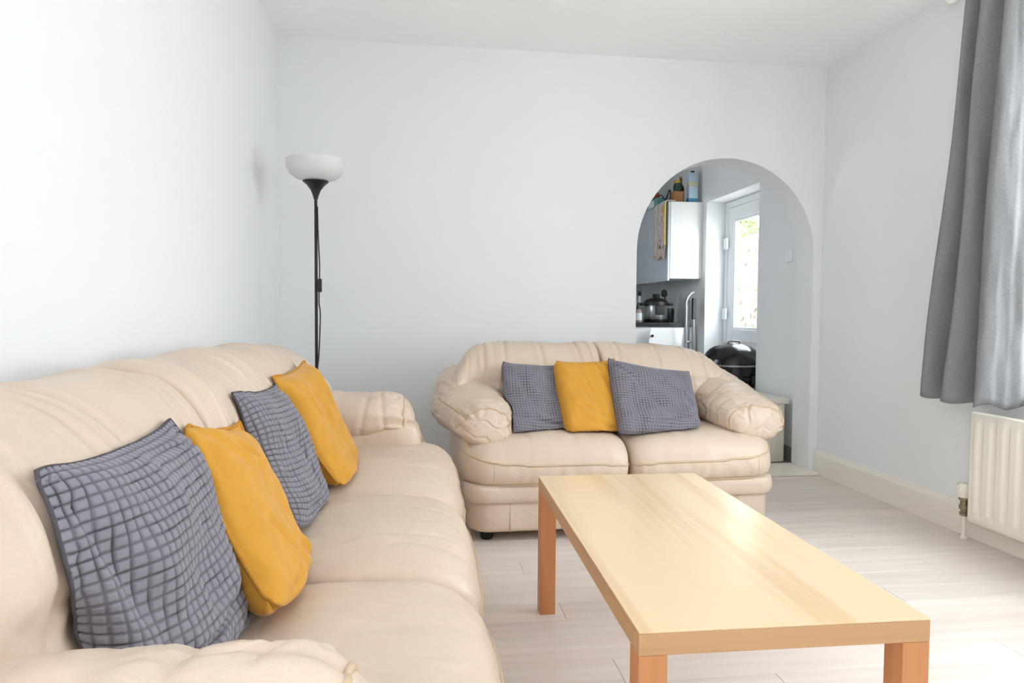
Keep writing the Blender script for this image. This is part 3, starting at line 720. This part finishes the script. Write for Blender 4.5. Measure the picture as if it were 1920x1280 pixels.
def sofa(root, seats, half, T, inner, seed, slump=(0, 0), crease=1.0, lift=0.0, taper=(.10, .03), by=0.0, ay=0.0, az=0.0, pinch=(.655, .018, .010), rear=(.045, 0.0)):
    """seats: list of (xa, xb); half: body half width; T: half width of the seat row; inner: inner face of the arms"""
    rnd = random.Random(seed)
    L_, PL_ = M['leather'], M['pipe_leather']
    # base with rounded front corners
    def slab(name, hw, y0, y1, z0, z1, rc, bulge, bands=14):
        pl = []
        for cx, cy, a0 in ((hw - rc, y1 - rc, 0), (-hw + rc, y1 - rc, 90), (-hw + rc, y0 + rc, 180), (hw - rc, y0 + rc, 270)):
            for k in range(9):
                a = R(a0 + k * 11.25); pl.append((cx + rc * math.cos(a), cy + rc * math.sin(a)))
        dense = []
        for i in range(len(pl)):
            p, q = np.array(pl[i]), np.array(pl[(i + 1) % len(pl)]); m_ = max(1, int(np.linalg.norm(q - p) / .03))
            for k in range(m_): dense.append(p + (q - p) * k / m_)
        C = np.array(dense); cen = C.mean(0); nrm = np.roll(C, -1, 0) - np.roll(C, 1, 0); nrm = np.stack([nrm[:, 1], -nrm[:, 0]], 1); nrm /= np.linalg.norm(nrm, axis=1)[:, None]
        P = []
        for k in range(bands + 1):
            t = k / bands; z = z0 + (z1 - z0) * t
            off = bulge * (1 - abs(2 * t - 1) ** 2.5) - .02 * max(0, abs(2 * t - 1) - .9) / .1
            P.append(np.concatenate([C + nrm * off, np.full((len(C), 1), z)], 1))
        lo = np.concatenate([np.tile(cen, (len(C), 1)), np.full((len(C), 1), z0)], 1); hi = lo.copy(); hi[:, 2] = z1
        P = np.array([lo] + P + [hi])
        nz = fnoise(P, 7, seed) * .004; P[1:-1, :, :2] += (nrm[None] * nz[1:-1, :, None])
        return grid_obj(name, P, L_, root)
    body = slab('base', half - .02, .045, .86, .045, .205, .085, .008)
    slab('rail', half - .005, .03, .87, .175, .262, .09, .014)
    # seams on the skirt
    for sx in (-1, 1):
        xs = sx * (half - .19)
        tube('skirt_seam', [(xs, .038, .05), (xs, .0365, .12), (xs, .040, .19)], .0022, PL_, body, 6)
    # feet
    for sx in (-1, 1):
        for yy in (.13, .78):
            lathe('foot', [(0, 0), (.025, 0), (.03, .01), (.034, .06), (0, .06)], M['black'], root, 20, c=(sx * (half - .10), yy))
    # seats
    ns = len(seats)
    for i, (xa, xb) in enumerate(seats):
        first, last = i == 0, i == ns - 1
        ctrl = [(.60, .27), (.30, .25), (.06, .248), (.012, .262), (-.008, .30), (-.004, .345), (.022, .398), (.075, .438), (.17, .458), (.32, .460), (.48, .448), (.62, .43), (.70, .35)]
        def mod(P, s, first=first, last=last, sd=rnd.uniform(0, 50)):
            top = sstep(.33, .44, P[..., 2])
            crown = (1 - np.abs(s) ** 2.4)[:, None]
            P[..., 2] += top * (.022 * crown - .012)
            outer = np.zeros_like(s)
            if first: outer = np.maximum(outer, sstep(.55, 1, -s))
            if last: outer = np.maximum(outer, sstep(.55, 1, s))
            P[..., 1] += (outer ** 2)[:, None] * .05 * (1 - sstep(.1, .3, P[..., 1]))
            N = grid_normals(P)
            n1 = fnoise(P, 5, sd) * .006 + fnoise(P * np.array([1.6, .7, 1]), 14, sd) * .0022
            rip = np.sin(P[..., 0] * 95 + 6 * fnoise(P, 6, sd + 3)) * .0016 * sstep(.25, .28, P[..., 2]) * (1 - sstep(.33, .36, P[..., 2])) * (P[..., 1] < .1)
            for q in range(5):      # drag lines running back from the front edge
                xx = P[0, 0, 0] + (P[-1, 0, 0] - P[0, 0, 0]) * (.15 + .7 * ((sd * 7.3 + q * .618) % 1))
                g = np.exp(-((P[..., 0] - xx - .25 * (P[..., 1] - .1) * math.sin(sd + q)) / .010) ** 2)
                n1 = n1 - crease * .0032 * g * top * sstep(.02, .07, P[..., 1]) * (1 - sstep(.15, .30, P[..., 1]))
            n1 = n1 + creases(P, (7, 5, 7), sd + 2, .06, .0022 * crease) * top
            gr = np.exp(-((P[..., 2] - .258) / .006) ** 2) * (P[..., 1] < .12)
            return P + N * (n1 + rip - .004 * gr)[..., None]
        P = pillow(xa, xb, ctrl, 5 if first else 10, 5 if last else 10, 90, 7, (.32, .35), mod)
        cu_ = grid_obj('seat_cushion', P, L_, root)
        # piping along the front: top edge and bottom edge of the border
        fr = P[:, :, 1] < .12
        def edge_path(zfun):
            pts = []
            for k in range(3, P.shape[0] - 3):
                col = P[k]; x = col[0, 0]; zt = zfun(x, k)
                cand = [j for j in range(7 * 2, 7 * 9)]
                j = min(cand, key=lambda j: abs(col[j, 2] - zt) + (10 if col[j, 1] > .35 else 0))
                pts.append(col[j])
            pts = np.array(pts)
            for _ in range(3): pts[1:-1] = (pts[:-2] + 2 * pts[1:-1] + pts[2:]) / 4
            return pts
        xm, hw = (xa + xb) / 2, (xb - xa) / 2
        def ztop(x, k):
            q = (x - xm) / hw
            out = (max(0, -q) if first else 0) + (max(0, q) if last else 0)
            inn = (max(0, -q) if not first else 0) + (max(0, q) if not last else 0)
            return .348 + .05 * out ** 3 - .018 * inn ** 3
        cu_.data.update()
        tube('piping', edge_path(ztop), .0052, PL_, cu_, 8)
        tube('piping', edge_path(lambda x, k: .258), .0052, PL_, cu_, 8)
        for q in (-.62, .62):
            if (q < 0 and first) or (q > 0 and last):
                k = int(np.argmin(abs(P[:, 0, 0] - (xm + q * hw)))); seg = [P[k, j] for j in range(14, 70) if P[k, j, 1] < .12 and .262 < P[k, j, 2] < ztop(P[k, 0, 0], k)]
                if len(seg) > 2: tube('border_seam', np.array(seg), .0014, PL_, cu_, 6)
    # back cushions
    wb = half + .04
    edges = [-wb] + [s[0] for s in seats[1:]] + [wb]
    for i in range(ns):
        xa, xb = edges[i] + .002, edges[i + 1] - .002
        first, last = i == 0, i == ns - 1
        ctrl = [(.62, .36), (.50, .40), (.445, .50), (.455, .60), (.475, .67), (.505, .745), (.565, .812), (.65, .845), (.74, .838), (.81, .79), (.845, .70), (.84, .56), (.80, .42)]
        sl = slump[1] if last else 0; sl0 = slump[0] if first else 0
        def mod(P, s, first=first, last=last, sd=rnd.uniform(0, 50), sl=sl, sl0=sl0, xa=xa, xb=xb):
            u = (s + 1) / 2
            P[..., 2] += lift * sstep(.5, .8, P[..., 2]); P[..., 1] += by
            up_ = sstep(.55, .85, P[..., 2])
            if last: P[..., 2] -= (sl * u ** 2)[:, None] * up_
            if first: P[..., 2] -= (sl0 * (1 - u) ** 2)[:, None] * up_
            if first or last:      # outer shoulder wraps forward towards the arm
                a = (sstep(.55, 1, -s) if first else 0) + (sstep(.55, 1, s) if last else 0)
                P[..., 1] -= (a ** 1.5)[:, None] * .13
                P[..., 2] -= (a ** 2)[:, None] * .07 * up_
            w = xb - xa; L = []
            nb = max(3, int(w / .16))
            for q in range(nb):
                x0 = xa + w * (q + .75 + .25 * math.sin(sd + q * 2.1)) / (nb + .5)
                L.append((x0, .10 * math.sin(sd * 3 + q * 1.7), .007 + .004 * ((sd * 3 + q) % 1), .0075, .60, .90))
                L.append((x0 + .05, -.12 * math.cos(sd + q), .005, .004, .70, .88))
            N0 = grid_normals(P)
            P = P + N0 * (fnoise(P, 5, sd) * .011 + fnoise(P, 16, sd) * .0022 + creases(P, (10, 4, 4), sd + 1, .06, .004))[..., None]
            P = pleats(P, L, lambda P, N: sstep(-.3, .35, -N[..., 1] + .5 * N[..., 2]))
            # lower back gently pinched where the stitched line meets the bulge
            pin = np.exp(-((P[..., 2] - pinch[0]) / pinch[1]) ** 2) * (P[..., 1] < .62)
            P[..., 1] += pin * pinch[2]
            return P
        P = pillow(xa, xb, ctrl, 3.2 if first else 26, 3.2 if last else 26, 110, 8, (.65, .60), mod)
        grid_obj('back_cushion', P, L_, root)
    # outside back
    P = pillow(-half + .01, half - .01, [(.80 + by * .6, .10), (.70, .12), (.68, .4), (.72, .68), (.78, .73), (.85, .70), (.875, .5), (.87, .2)], 9, 9, 60, 6, (.79, .4))
    grid_obj('outside_back', P, L_, root)
    # arms
    for sx in (-1, 1):
        xi, xo = inner, half + .125
        # lower arm panel
        def amod(P, s, sd=rnd.uniform(0, 50)):
            N = grid_normals(P); return P + N * (fnoise(P, 9, sd) * .006 + creases(P, (8, 8, 8), sd, .08, .004))[..., None]
        P = pillow(sx * (xi + .02), sx * (half + .02), [(.80, .22), (.40, .22), (.17, .22), (.135, .30), (.135, .42), (.16, .53), (.30, .56), (.60, .58), (.82, .55), (.85, .4)], 6, 6, 44, 7, (.48, .40), amod)
        grid_obj('arm_panel', P, L_, root)
        # padded arm: ring swept from the back to the rolled front
        path = [(.82, .60, .135, .12), (.70, .59, .155, .135), (.55, .555, .172, .128), (.42, .528, .182, .120), (.30, .512, .187, .112), (.22, .502, .184, .108), (.165, .494, .172, .103), (.125, .485, .152, .094), (.098, .476, .122, .078), (.082, .468, .080, .052), (.076, .464, .040, .026), (.074, .462, .001, .001)]
        path = [(p[0] + ay * (1 - float(sstep(.2, .7, p[0]))), p[1] + az * float(np.interp(p[0], [.1, .165, .22, .3, .42, .55, .7, .82], [.064, .062, .054, .038, .018, -.008, .005, .01]))) + p[2:] for p in path]
        path = catmull(path, 11); tp_ = taper[0 if sx < 0 else 1]; nv = 120; th_ = np.linspace(0, 2 * math.pi, nv, endpoint=False)
        xc = (xi + xo) / 2
        rows = [np.tile([sx * xc, .84, .60], (nv, 1))]
        for (y_, zc, hw, hh) in path:
            c_, s_ = np.cos(th_), np.sin(th_)
            e = 2 / 2.25
            px = np.sign(c_) * np.abs(c_) ** e * max(hw, 0.0005); pz = np.sign(s_) * np.abs(s_) ** e * max(hh, 0.0005)
            pz = np.where(pz < 0, pz * .72, pz)
            f_ = float(1 - sstep(.08, .50, y_)); k_ = 1 - tp_ * f_ / .36
            px = px * k_ - tp_ * .5 * f_ + np.where(px < 0, -rear[0], 0) * float(sstep(.55, .80, y_))
            # outer side droops lower, inner side stands a little higher
            pz = pz + .012 * np.where(pz > 0, -np.sign(px) * (np.abs(px) / .2), 0)
            rows.append(np.stack([sx * (xc + px), np.full(nv, y_), zc + pz + rear[1] * float(sstep(.60, .80, y_))], 1))
        P = np.array(rows); sd = rnd.uniform(0, 50)
        N = grid_normals(P)
        # gathers radiating from the rolled front
        ang = th_[None, :]
        gat = np.sin(ang * 9 + 2.6 * np.sin(ang * 3 + sd)) * .0045 * (1 - sstep(.12, .27, P[..., 1] - ay)) * sstep(.075, .115, P[..., 1] - ay)
        fold = np.zeros(P.shape[:2])
        for q in range(7):
            yy = .20 + .085 * q + .02 * math.sin(sd + q * 3); xs_ = .7 * math.sin(sd * 1.7 + q * 2.3)
            fold -= .0048 * np.exp(-((P[..., 1] - yy - .25 * xs_ * (P[..., 2] - .56)) / .010) ** 2) * sstep(.45, .55, P[..., 2]) * (1 - .5 * sstep(.2, .5, P[..., 1]) * (q % 2))
        P = P + N * (gat + fold + fnoise(P, 7, sd) * .009 + fnoise(P, 18, sd) * .0025 + creases(P, (9, 5, 9), sd, .07, .0075) + creases(P, (12, 18, 12), sd + 4, .09, .0045) + creases(P, (24, 14, 24), sd + 7, .12, .0022))[..., None]
        pad = grid_obj('arm_pad', P, L_, root)
        # piping: along the outer shoulder and round the rolled front
        ko = int(nv * .10)
        tube('piping', np.array([P[k, ko] for k in range(13, P.shape[0] - 40, 2)]), .0055, PL_, pad, 8)
        kf = P.shape[0] - 42
        tube('front_piping', np.array([P[kf, j] for j in range(-6, nv // 2 + 6)]), .0048, PL_, pad, 8)
        # front seam of the lower panel
        tube('panel_piping', catmull([(sx * (half + .02), .16, .50), (sx * (half + .0), .13, .44), (sx * (half - .03), .10, .40)], 6), .004, PL_, root, 8)

loveseat = thing('loveseat', 'cream leather two-seat sofa in front of the arch with three cushions', 'sofa', (.905, 2.865, 0), R(1.6))
sofa(loveseat, [(-.745, .012), (.016, .745)], .715, .745, .50, 11, slump=(.0, .07))
big = thing('three_seat_sofa', 'long cream leather three-seat sofa along the left wall', 'sofa', (.135, 1.775, 0), R(90))
sofa(big, [(-1.29, -.327), (-.323, .323), (.327, 1.29)], 1.21, 1.29, .96, 23, slump=(.0, .03), lift=.042, taper=(.03, .03), by=.065, ay=.09, az=1.0, pinch=(.62, .05, .030), rear=(.11, .06))

# ================================================================= CUSHIONS
def up_matrix(n_in, n_out):
    Mx = np.zeros((n_out, n_in)); t = np.linspace(0, n_in - 1, n_out)
    for k, q in enumerate(t):
        i = min(int(q), n_in - 2); f = q - i
        w = (-.5 * f + f * f - .5 * f ** 3, 1 - 2.5 * f * f + 1.5 * f ** 3, .5 * f + 2 * f * f - 1.5 * f ** 3, -.5 * f * f + .5 * f ** 3)
        for d, ww in zip((-1, 0, 1, 2), w): Mx[k, min(max(i + d, 0), n_in - 1)] += ww
    return Mx

from mathutils.bvhtree import BVHTree
OBST = []                                            # (tree, lower, upper) of everything a cushion may rest on
def obstacle(o, mw):
    me = o.data; n_ = len(me.vertices)
    if n_ < 60: return
    co = np.empty(n_ * 3, np.float32); me.vertices.foreach_get('co', co); co = co.reshape(-1, 3)
    co = co @ np.array(mw.to_3x3()).T + np.array(mw.translation)
    OBST.append((BVHTree.FromPolygons([tuple(q) for q in co.tolist()], [tuple(p.vertices) for p in me.polygons]), co.min(0), co.max(0)))
def push_out(S, gap=.007):
    for tree, lo, hi in OBST:
        for q in S:
            fl_ = q.reshape(-1, 3); m_ = np.nonzero(((fl_ > lo - .002) & (fl_ < hi + .002)).all(1))[0]
            for i in m_:
                p_ = Vector(fl_[i]); loc, nrm, _, dist = tree.find_nearest(p_)
                if loc is None: continue
                sd = (p_ - loc).dot(nrm)
                if sd < gap and dist < .16: fl_[i] = np.array(loc + nrm * gap)
            q[:] = fl_.reshape(q.shape)

def simulate(corners, side, T, planes, seed, n=32, iters=320):
    """inflate a square cushion cover whose corners sit at given points"""
    rs = np.random.RandomState(seed)
    c = np.array(corners, float)                      # TL TR BR BL
    u = np.linspace(0, 1, n + 1)[None, :, None]; v = np.linspace(0, 1, n + 1)[:, None, None]
    base = (1 - v) * ((1 - u) * c[0] + u * c[1]) + v * ((1 - u) * c[3] + u * c[2])
    nm = np.cross(c[1] - c[0], c[3] - c[0]); nm /= np.linalg.norm(nm)
    if nm.dot(np.array([0, 0, 1.0]) - c.mean(0)) < 0: nm = -nm
    bump = (np.sin(np.pi * u) * np.sin(np.pi * v)) ** .6
    S = [base + nm * bump * T * .35, base - nm * bump * T * .35]
    lf = rs.normal(0, 1, (11, 11, 3)); Uq = up_matrix(11, n + 1)
    nz = np.einsum('ai,ijk,bj->abk', Uq, lf, Uq, optimize=True) * .009
    S = [q + nz + rs.normal(0, .0012, q.shape) for q in S]
    eu = np.linspace(np.linalg.norm(c[1] - c[0]), np.linalg.norm(c[2] - c[3]), n + 1)
    ev = np.linspace(np.linalg.norm(c[3] - c[0]), np.linalg.norm(c[2] - c[1]), n + 1)
    ru = (.55 * eu + .45 * side)[:, None, None] * 1.07 / n; rv = (.55 * ev + .45 * side)[None, :, None] * 1.07 / n
    d1 = np.linalg.norm(base[1:, 1:] - base[:-1, :-1], axis=2)[..., None] * 1.05; d2 = np.linalg.norm(base[:-1, 1:] - base[1:, :-1], axis=2)[..., None] * 1.05
    def stretch(P, a, b, rest, k, only_short=False):
        d = P[b] - P[a]; L = np.sqrt((d * d).sum(-1, keepdims=True)) + 1e-9
        f = (L - rest) / L * .5 * k
        if only_short: f = np.where(L < rest, f, 0)
        P[a] += f * d; P[b] -= f * d
    def sl(o, st, ln, ax, off):
        return None
    e = slice(None)
    for it in range(iters):
        kp = min(1, it / 60)
        nrm = []
        for q in S:
            du = np.gradient(q, axis=1); dv = np.gradient(q, axis=0); N = np.cross(du, dv); N /= np.linalg.norm(N, axis=2)[..., None] + 1e-9
            nrm.append(N)
        sgn = 1 if (nrm[0].mean((0, 1)) @ nm) > 0 else -1
        gap = ((S[0] - S[1]) * nm).sum(-1, keepdims=True)
        pr = .0014 * kp * np.clip(1.1 - gap / T, -1.0, 1)
        S[0] = S[0] + nrm[0] * sgn * pr; S[1] = S[1] - nrm[1] * sgn * pr
        for q in S: q[:, :, 2] -= .00022
        for sub in range(2):
            for q in S:
                for par in (0, 1):
                    ia = slice(par, n, 2); ib = slice(par + 1, n + 1, 2)
                    stretch(q, (e, ia), (e, ib), ru, .95); stretch(q, (ia, e), (ib, e), rv, .95)
                for (a, b, rd) in (((slice(0, n), slice(0, n)), (slice(1, n + 1), slice(1, n + 1)), d1), ((slice(1, n + 1), slice(0, n)), (slice(0, n), slice(1, n + 1)), d2)):
                    stretch(q, a, b, rd, .08)
                stretch(q, (e, slice(0, n - 1)), (e, slice(2, n + 1)), 2 * ru, .03, True)
                stretch(q, (slice(0, n - 1), e), (slice(2, n + 1), e), 2 * rv, .03, True)
            # seam: both sheets share their border
            for sli in ((0, e), (n, e), (e, 0), (e, n)):
                m_ = (S[0][sli] + S[1][sli]) * .5; S[0][sli] = m_; S[1][sli] = m_
            for q in S:
                for (i, j), tgt in (((0, 0), c[0]), ((0, n), c[1]), ((n, n), c[2]), ((n, 0), c[3])): q[i, j] += (tgt - q[i, j]) * .10
                for sli in ((0, e), (n, e), (e, 0), (e, n)): q[sli] += (base[sli] - q[sli]) * .035
            # sheets must not cross
            gap = ((S[0] - S[1]) * nm).sum(-1, keepdims=True); pen = np.where(gap < 0, -gap * .5, 0)
            S[0] = S[0] + nm * pen; S[1] = S[1] - nm * pen
            for (pt, pn) in planes:
                for q in S:
                    d = ((q - pt) * pn).sum(-1, keepdims=True); q -= np.where(d < 0, d, 0) * pn * .7
        if it > 100 and it % 40 == 0: push_out(S)
    push_out(S)
    for sli in ((0, e), (n, e), (e, 0), (e, n)):
        m_ = (S[0][sli] + S[1][sli]) * .5
        for _ in range(5): m_[1:-1] = .25 * m_[:-2] + .5 * m_[1:-1] + .25 * m_[2:]
        S[0][sli] = m_; S[1][sli] = m_
    for _ in range(2):
        for q in S: q[1:-1, 1:-1] = .5 * q[1:-1, 1:-1] + .125 * (q[:-2, 1:-1] + q[2:, 1:-1] + q[1:-1, :-2] + q[1:-1, 2:])
    push_out(S, .010)
    for sli in ((0, e), (n, e), (e, 0), (e, n)):
        m_ = (S[0][sli] + S[1][sli]) * .5; m_[1:-1] = .25 * m_[:-2] + .5 * m_[1:-1] + .25 * m_[2:]; S[0][sli] = m_; S[1][sli] = m_
    return S, nm

def cushion(name, label, corners, side, T, planes, seed, material, waffle, res, group, pip=None, folds=()):
    S, nm = simulate(corners, side, T, planes, seed)
    n_in = S[0].shape[0]; U = up_matrix(n_in, res)
    G = [np.einsum('ai,ijk,bj->abk', U, q, U, optimize=True) for q in S]
    ctr = (G[0] + G[1]) / 2
    tt_ = np.linspace(0, 1, res); UU, VV_ = np.meshgrid(tt_, tt_)
    for (u0, v0, u1, v1, w_, d_) in folds:            # valleys pressed into the front sheet
        L2 = (u1 - u0) ** 2 + (v1 - v0) ** 2; tq = np.clip(((UU - u0) * (u1 - u0) + (VV_ - v0) * (v1 - v0)) / L2, 0, 1)
        dd = np.hypot(UU - u0 - tq * (u1 - u0), VV_ - v0 - tq * (v1 - v0))
        wq = w_ * (1.25 + .5 * np.sin(9 * UU + 5 * VV_ + seed)); fade = .35 + .65 * np.sin(np.pi * np.clip(tq, .04, .96))
        bord = sstep(0, .06, np.minimum(np.minimum(UU, 1 - UU), np.minimum(VV_, 1 - VV_)))
        G[0] = G[0] - nm * (d_ * fade * bord * (np.exp(-(dd / wq) ** 2) - .55 * np.exp(-(dd / (2.6 * wq)) ** 2)))[..., None] * 1.5
    soft = np.array([[mnoise.noise(Vector((a_ * 3.2 + b_ * 1.1, b_ * 2.2 - a_, seed * 1.7))) + .5 * mnoise.noise(Vector((a_ * 7 - b_ * 2, b_ * 5 + a_ * 2, seed * 2.3))) + .22 * mnoise.noise(Vector((a_ * 15, b_ * 11, seed))) for a_ in tt_] for b_ in tt_])
    bord = sstep(0, .10, np.minimum(np.minimum(UU, 1 - UU), np.minimum(VV_, 1 - VV_)))
    G[0] = G[0] + nm * (soft * bord * .013)[..., None]
    fw_ = np.array([[mnoise.noise(Vector((a_ * 3.5, b_ * 3.5, seed))) for a_ in tt_] for b_ in tt_])
    fz_ = np.array([[mnoise.noise(Vector((a_ * 3.5, b_ * 3.5, seed + 31))) for a_ in tt_] for b_ in tt_])
    push_out(G, .006)
    for sli in ((0, slice(None)), (-1, slice(None)), (slice(None), 0), (slice(None), -1)):
        m_ = (G[0][sli] + G[1][sli]) * .5; G[0][sli] = m_; G[1][sli] = m_
    ctr = (G[0] + G[1]) / 2
    root = thing(name, label, 'cushion', tuple(np.array(corners).mean(0) - np.array([0, 0, .2])), 0, group)
    org = np.array(root.location)
    VV, FF, AT = [], [], []
    for s_, q in zip((1, -1), G):
        du = np.gradient(q, axis=1); dv = np.gradient(q, axis=0); N = np.cross(du, dv); N /= np.linalg.norm(N, axis=2)[..., None] + 1e-9
        sg = np.sign((N.mean((0, 1)) @ nm)) * s_
        N = N * sg
        if waffle:
            a = np.abs(np.sin(np.pi * (UU + .010 * fw_) * waffle)); b = np.abs(np.sin(np.pi * (VV_ + .010 * fz_) * waffle))
            w = np.minimum(a, b); w = np.clip(w * 1.7, 0, 1) ** .6
            edge = np.minimum(np.minimum(tt_, 1 - tt_)[None, :], np.minimum(tt_, 1 - tt_)[:, None]) > 1e-4
            q = q + N * ((w - .45) * .0042 * edge)[..., None]
        else: w = np.ones((res, res))
        o0 = sum(len(v) for v in VV); VV.append(q.reshape(-1, 3) - org); AT.append(np.broadcast_to(w, (res, res)).reshape(-1))
        idx = np.arange(res * res).reshape(res, res) + o0
        f = np.stack([idx[:-1, :-1], idx[:-1, 1:], idx[1:, 1:], idx[1:, :-1]], -1).reshape(-1, 4)
        if s_ * np.sign(np.cross(G[0][0, 1] - G[0][0, 0], G[0][1, 0] - G[0][0, 0]) @ nm) < 0: f = f[:, ::-1]
        FF.append(f)
    V = np.concatenate(VV); F = np.concatenate(FF)
    me = bpy.data.meshes.new('cover'); me.vertices.add(len(V)); me.vertices.foreach_set('co', V.reshape(-1))
    me.loops.add(F.size); me.loops.foreach_set('vertex_index', F.reshape(-1).astype(np.int32)); me.polygons.add(len(F))
    me.polygons.foreach_set('loop_start', np.arange(0, F.size, 4).astype(np.int32))
    me.update(calc_edges=True); me.validate()
    if waffle:
        at = me.attributes.new('weave', 'FLOAT', 'POINT'); at.data.foreach_set('value', np.concatenate(AT).astype(np.float32))
    obj('cover', me, material, root, True)
    # seam round the border
    b = np.concatenate([ctr[0, :-1], ctr[:-1, -1], ctr[-1, :0:-1], ctr[:0:-1, 0]]) - org
    st = max(1, len(b) // 160)
    tube('piping', b[::st], pip[1], pip[0], root, 8, True)
    return root

def weave_mat(name, hi, lo):
    m_ = bpy.data.materials.new(name); m_.use_nodes = True
    nt = m_.node_tree; b = nt.nodes['Principled BSDF']; N = nt.nodes.new; Lk = nt.links.new
    at = N('ShaderNodeAttribute'); at.attribute_name = 'weave'
    mx = N('ShaderNodeMix'); mx.data_type = 'RGBA'; mx.inputs[6].default_value = srgb(*lo); mx.inputs[7].default_value = srgb(*hi)
    Lk(at.outputs['Fac'], mx.inputs[0]); Lk(mx.outputs[2], b.inputs['Base Color'])
    b.inputs['Roughness'].default_value = .85; b.inputs['Specular IOR Level'].default_value = .15
    b.inputs['Sheen Weight'].default_value = .25; b.inputs['Sheen Roughness'].default_value = .4
    return m_
M['waffle'] = weave_mat('grey waffle weave', (134, 131, 140), (62, 58, 64))
M['yellow'] = mat('mustard velvet', (203, 148, 60), .9, spec=.08, var=.12, vscale=22, sheen=.2, bump=.35, bscale=26)
M['yellow_pipe'] = mat('mustard piping', (188, 132, 48), .75, spec=.2)
M['grey_pipe'] = mat('grey piping', (78, 74, 80), .85)

bpy.context.view_layer.update()
for rt_ in (loveseat, big):
    for c_ in rt_.children:
        if c_.name.split('.')[0] in ('seat_cushion', 'back_cushion', 'arm_pad', 'arm_panel'): obstacle(c_, c_.matrix_world)
bk_n = np.array([.947, 0, .32]); bk_n /= np.linalg.norm(bk_n)
PLS = [(np.array([-.37, 0, .50]), bk_n), (np.array([0, 0, .462]), np.array([0, 0, 1.0]))]
lb_n = np.array([0, -.956, .294]); lb_n /= np.linalg.norm(lb_n)
PLL = [(np.array([0, 3.31, .50]), lb_n), (np.array([0, 0, .452]), np.array([0, 0, 1.0]))]
YP, GP = (M['yellow_pipe'], .0042), (M['grey_pipe'], .003)
NG = [[-.445, .855, .811], [-.455, 1.255, .796], [-.312, 1.25, .49], [-.40, .855, .50]]
GA, GB = 'cushions on the long sofa', 'cushions on the two-seat sofa'
cushion('waffle_cushion', 'large grey waffle cushion nearest the camera on the long sofa', NG, .41, .075, PLS, 3, M['waffle'], 28, 197, GA, GP, [(.06, .16, .28, .74, .04, .014), (.30, .76, .72, .70, .03, .012), (.15, .95, .45, .84, .03, .010), (.55, .93, .9, .8, .025, .010), (.5, .08, .9, .14, .02, .006)])
cushion('mustard_cushion', 'mustard velvet cushion leaning between the two grey cushions on the long sofa', [[-.43, 1.304, .782], [-.445, 1.612, .735], [-.27, 1.488, .49], [-.245, 1.13, .534]], .40, .105, PLS, 5, M['yellow'], 0, 90, GA, YP, [(.12, .06, .35, .3, .03, .012), (.3, .15, .7, .35, .03, .010), (.25, .55, .5, .75, .03, .010), (.6, .7, .9, .92, .025, .012), (.2, .9, .5, .8, .025, .010)])
cushion('waffle_cushion', 'dark grey waffle cushion beside the far mustard cushion on the long sofa', [[-.445, 1.655, .80], [-.44, 2.10, .778], [-.308, 2.02, .487], [-.300, 1.61, .526]], .41, .08, PLS, 8, M['waffle'], 28, 197, GA, GP, [(.2, .15, .3, .6, .03, .008), (.5, .3, .7, .85, .03, .010), (.15, .85, .6, .8, .03, .010)])
cushion('mustard_cushion', 'mustard velvet cushion nearest the floor lamp on the long sofa', [[-.441, 2.109, .803], [-.422, 2.534, .818], [-.256, 2.558, .498], [-.251, 2.122, .475]], .40, .10, PLS, 12, M['yellow'], 0, 90, GA, YP, [(.1, .05, .3, .4, .03, .012), (.5, .25, .45, .6, .025, .012), (.3, .75, .8, .9, .03, .012), (.75, .1, .65, .4, .025, .010)])
cushion('waffle_cushion', 'grey waffle cushion by the left arm of the two-seat sofa', [[.396, 3.295, .759], [.772, 3.33, .742], [.715, 3.08, .47], [.40, 2.99, .47]], .40, .11, PLL, 15, M['waffle'], 32, 161, GB, GP, [(.1, .75, .9, .88, .03, .016), (.2, .25, .35, .65, .03, .008), (.5, .1, .95, .25, .03, .008)])
cushion('mustard_cushion', 'mustard velvet cushion in the middle of the two-seat sofa', [[.656, 3.27, .765], [.955, 3.34, .772], [.92, 3.08, .46], [.662, 2.98, .478]], .39, .13, PLL, 18, M['yellow'], 0, 90, GB, YP, [(.6, .08, .75, .5, .025, .010), (.3, .12, .7, .08, .02, .008), (.15, .6, .5, .72, .03, .012), (.2, .8, .9, .92, .025, .010), (.4, .3, .5, .6, .025, .007)])
cushion('waffle_cushion', 'grey waffle cushion with slumped top at the arch end of the two-seat sofa', [[.914, 3.265, .776], [1.333, 3.295, .706], [1.265, 3.03, .475], [.90, 2.98, .46]], .41, .12, PLL, 21, M['waffle'], 32, 161, GB, GP, [(.05, .12, .3, .3, .025, .010), (.3, .3, .5, .6, .03, .008), (.2, .85, .95, .72, .03, .012), (.75, .3, .9, .7, .03, .008)])
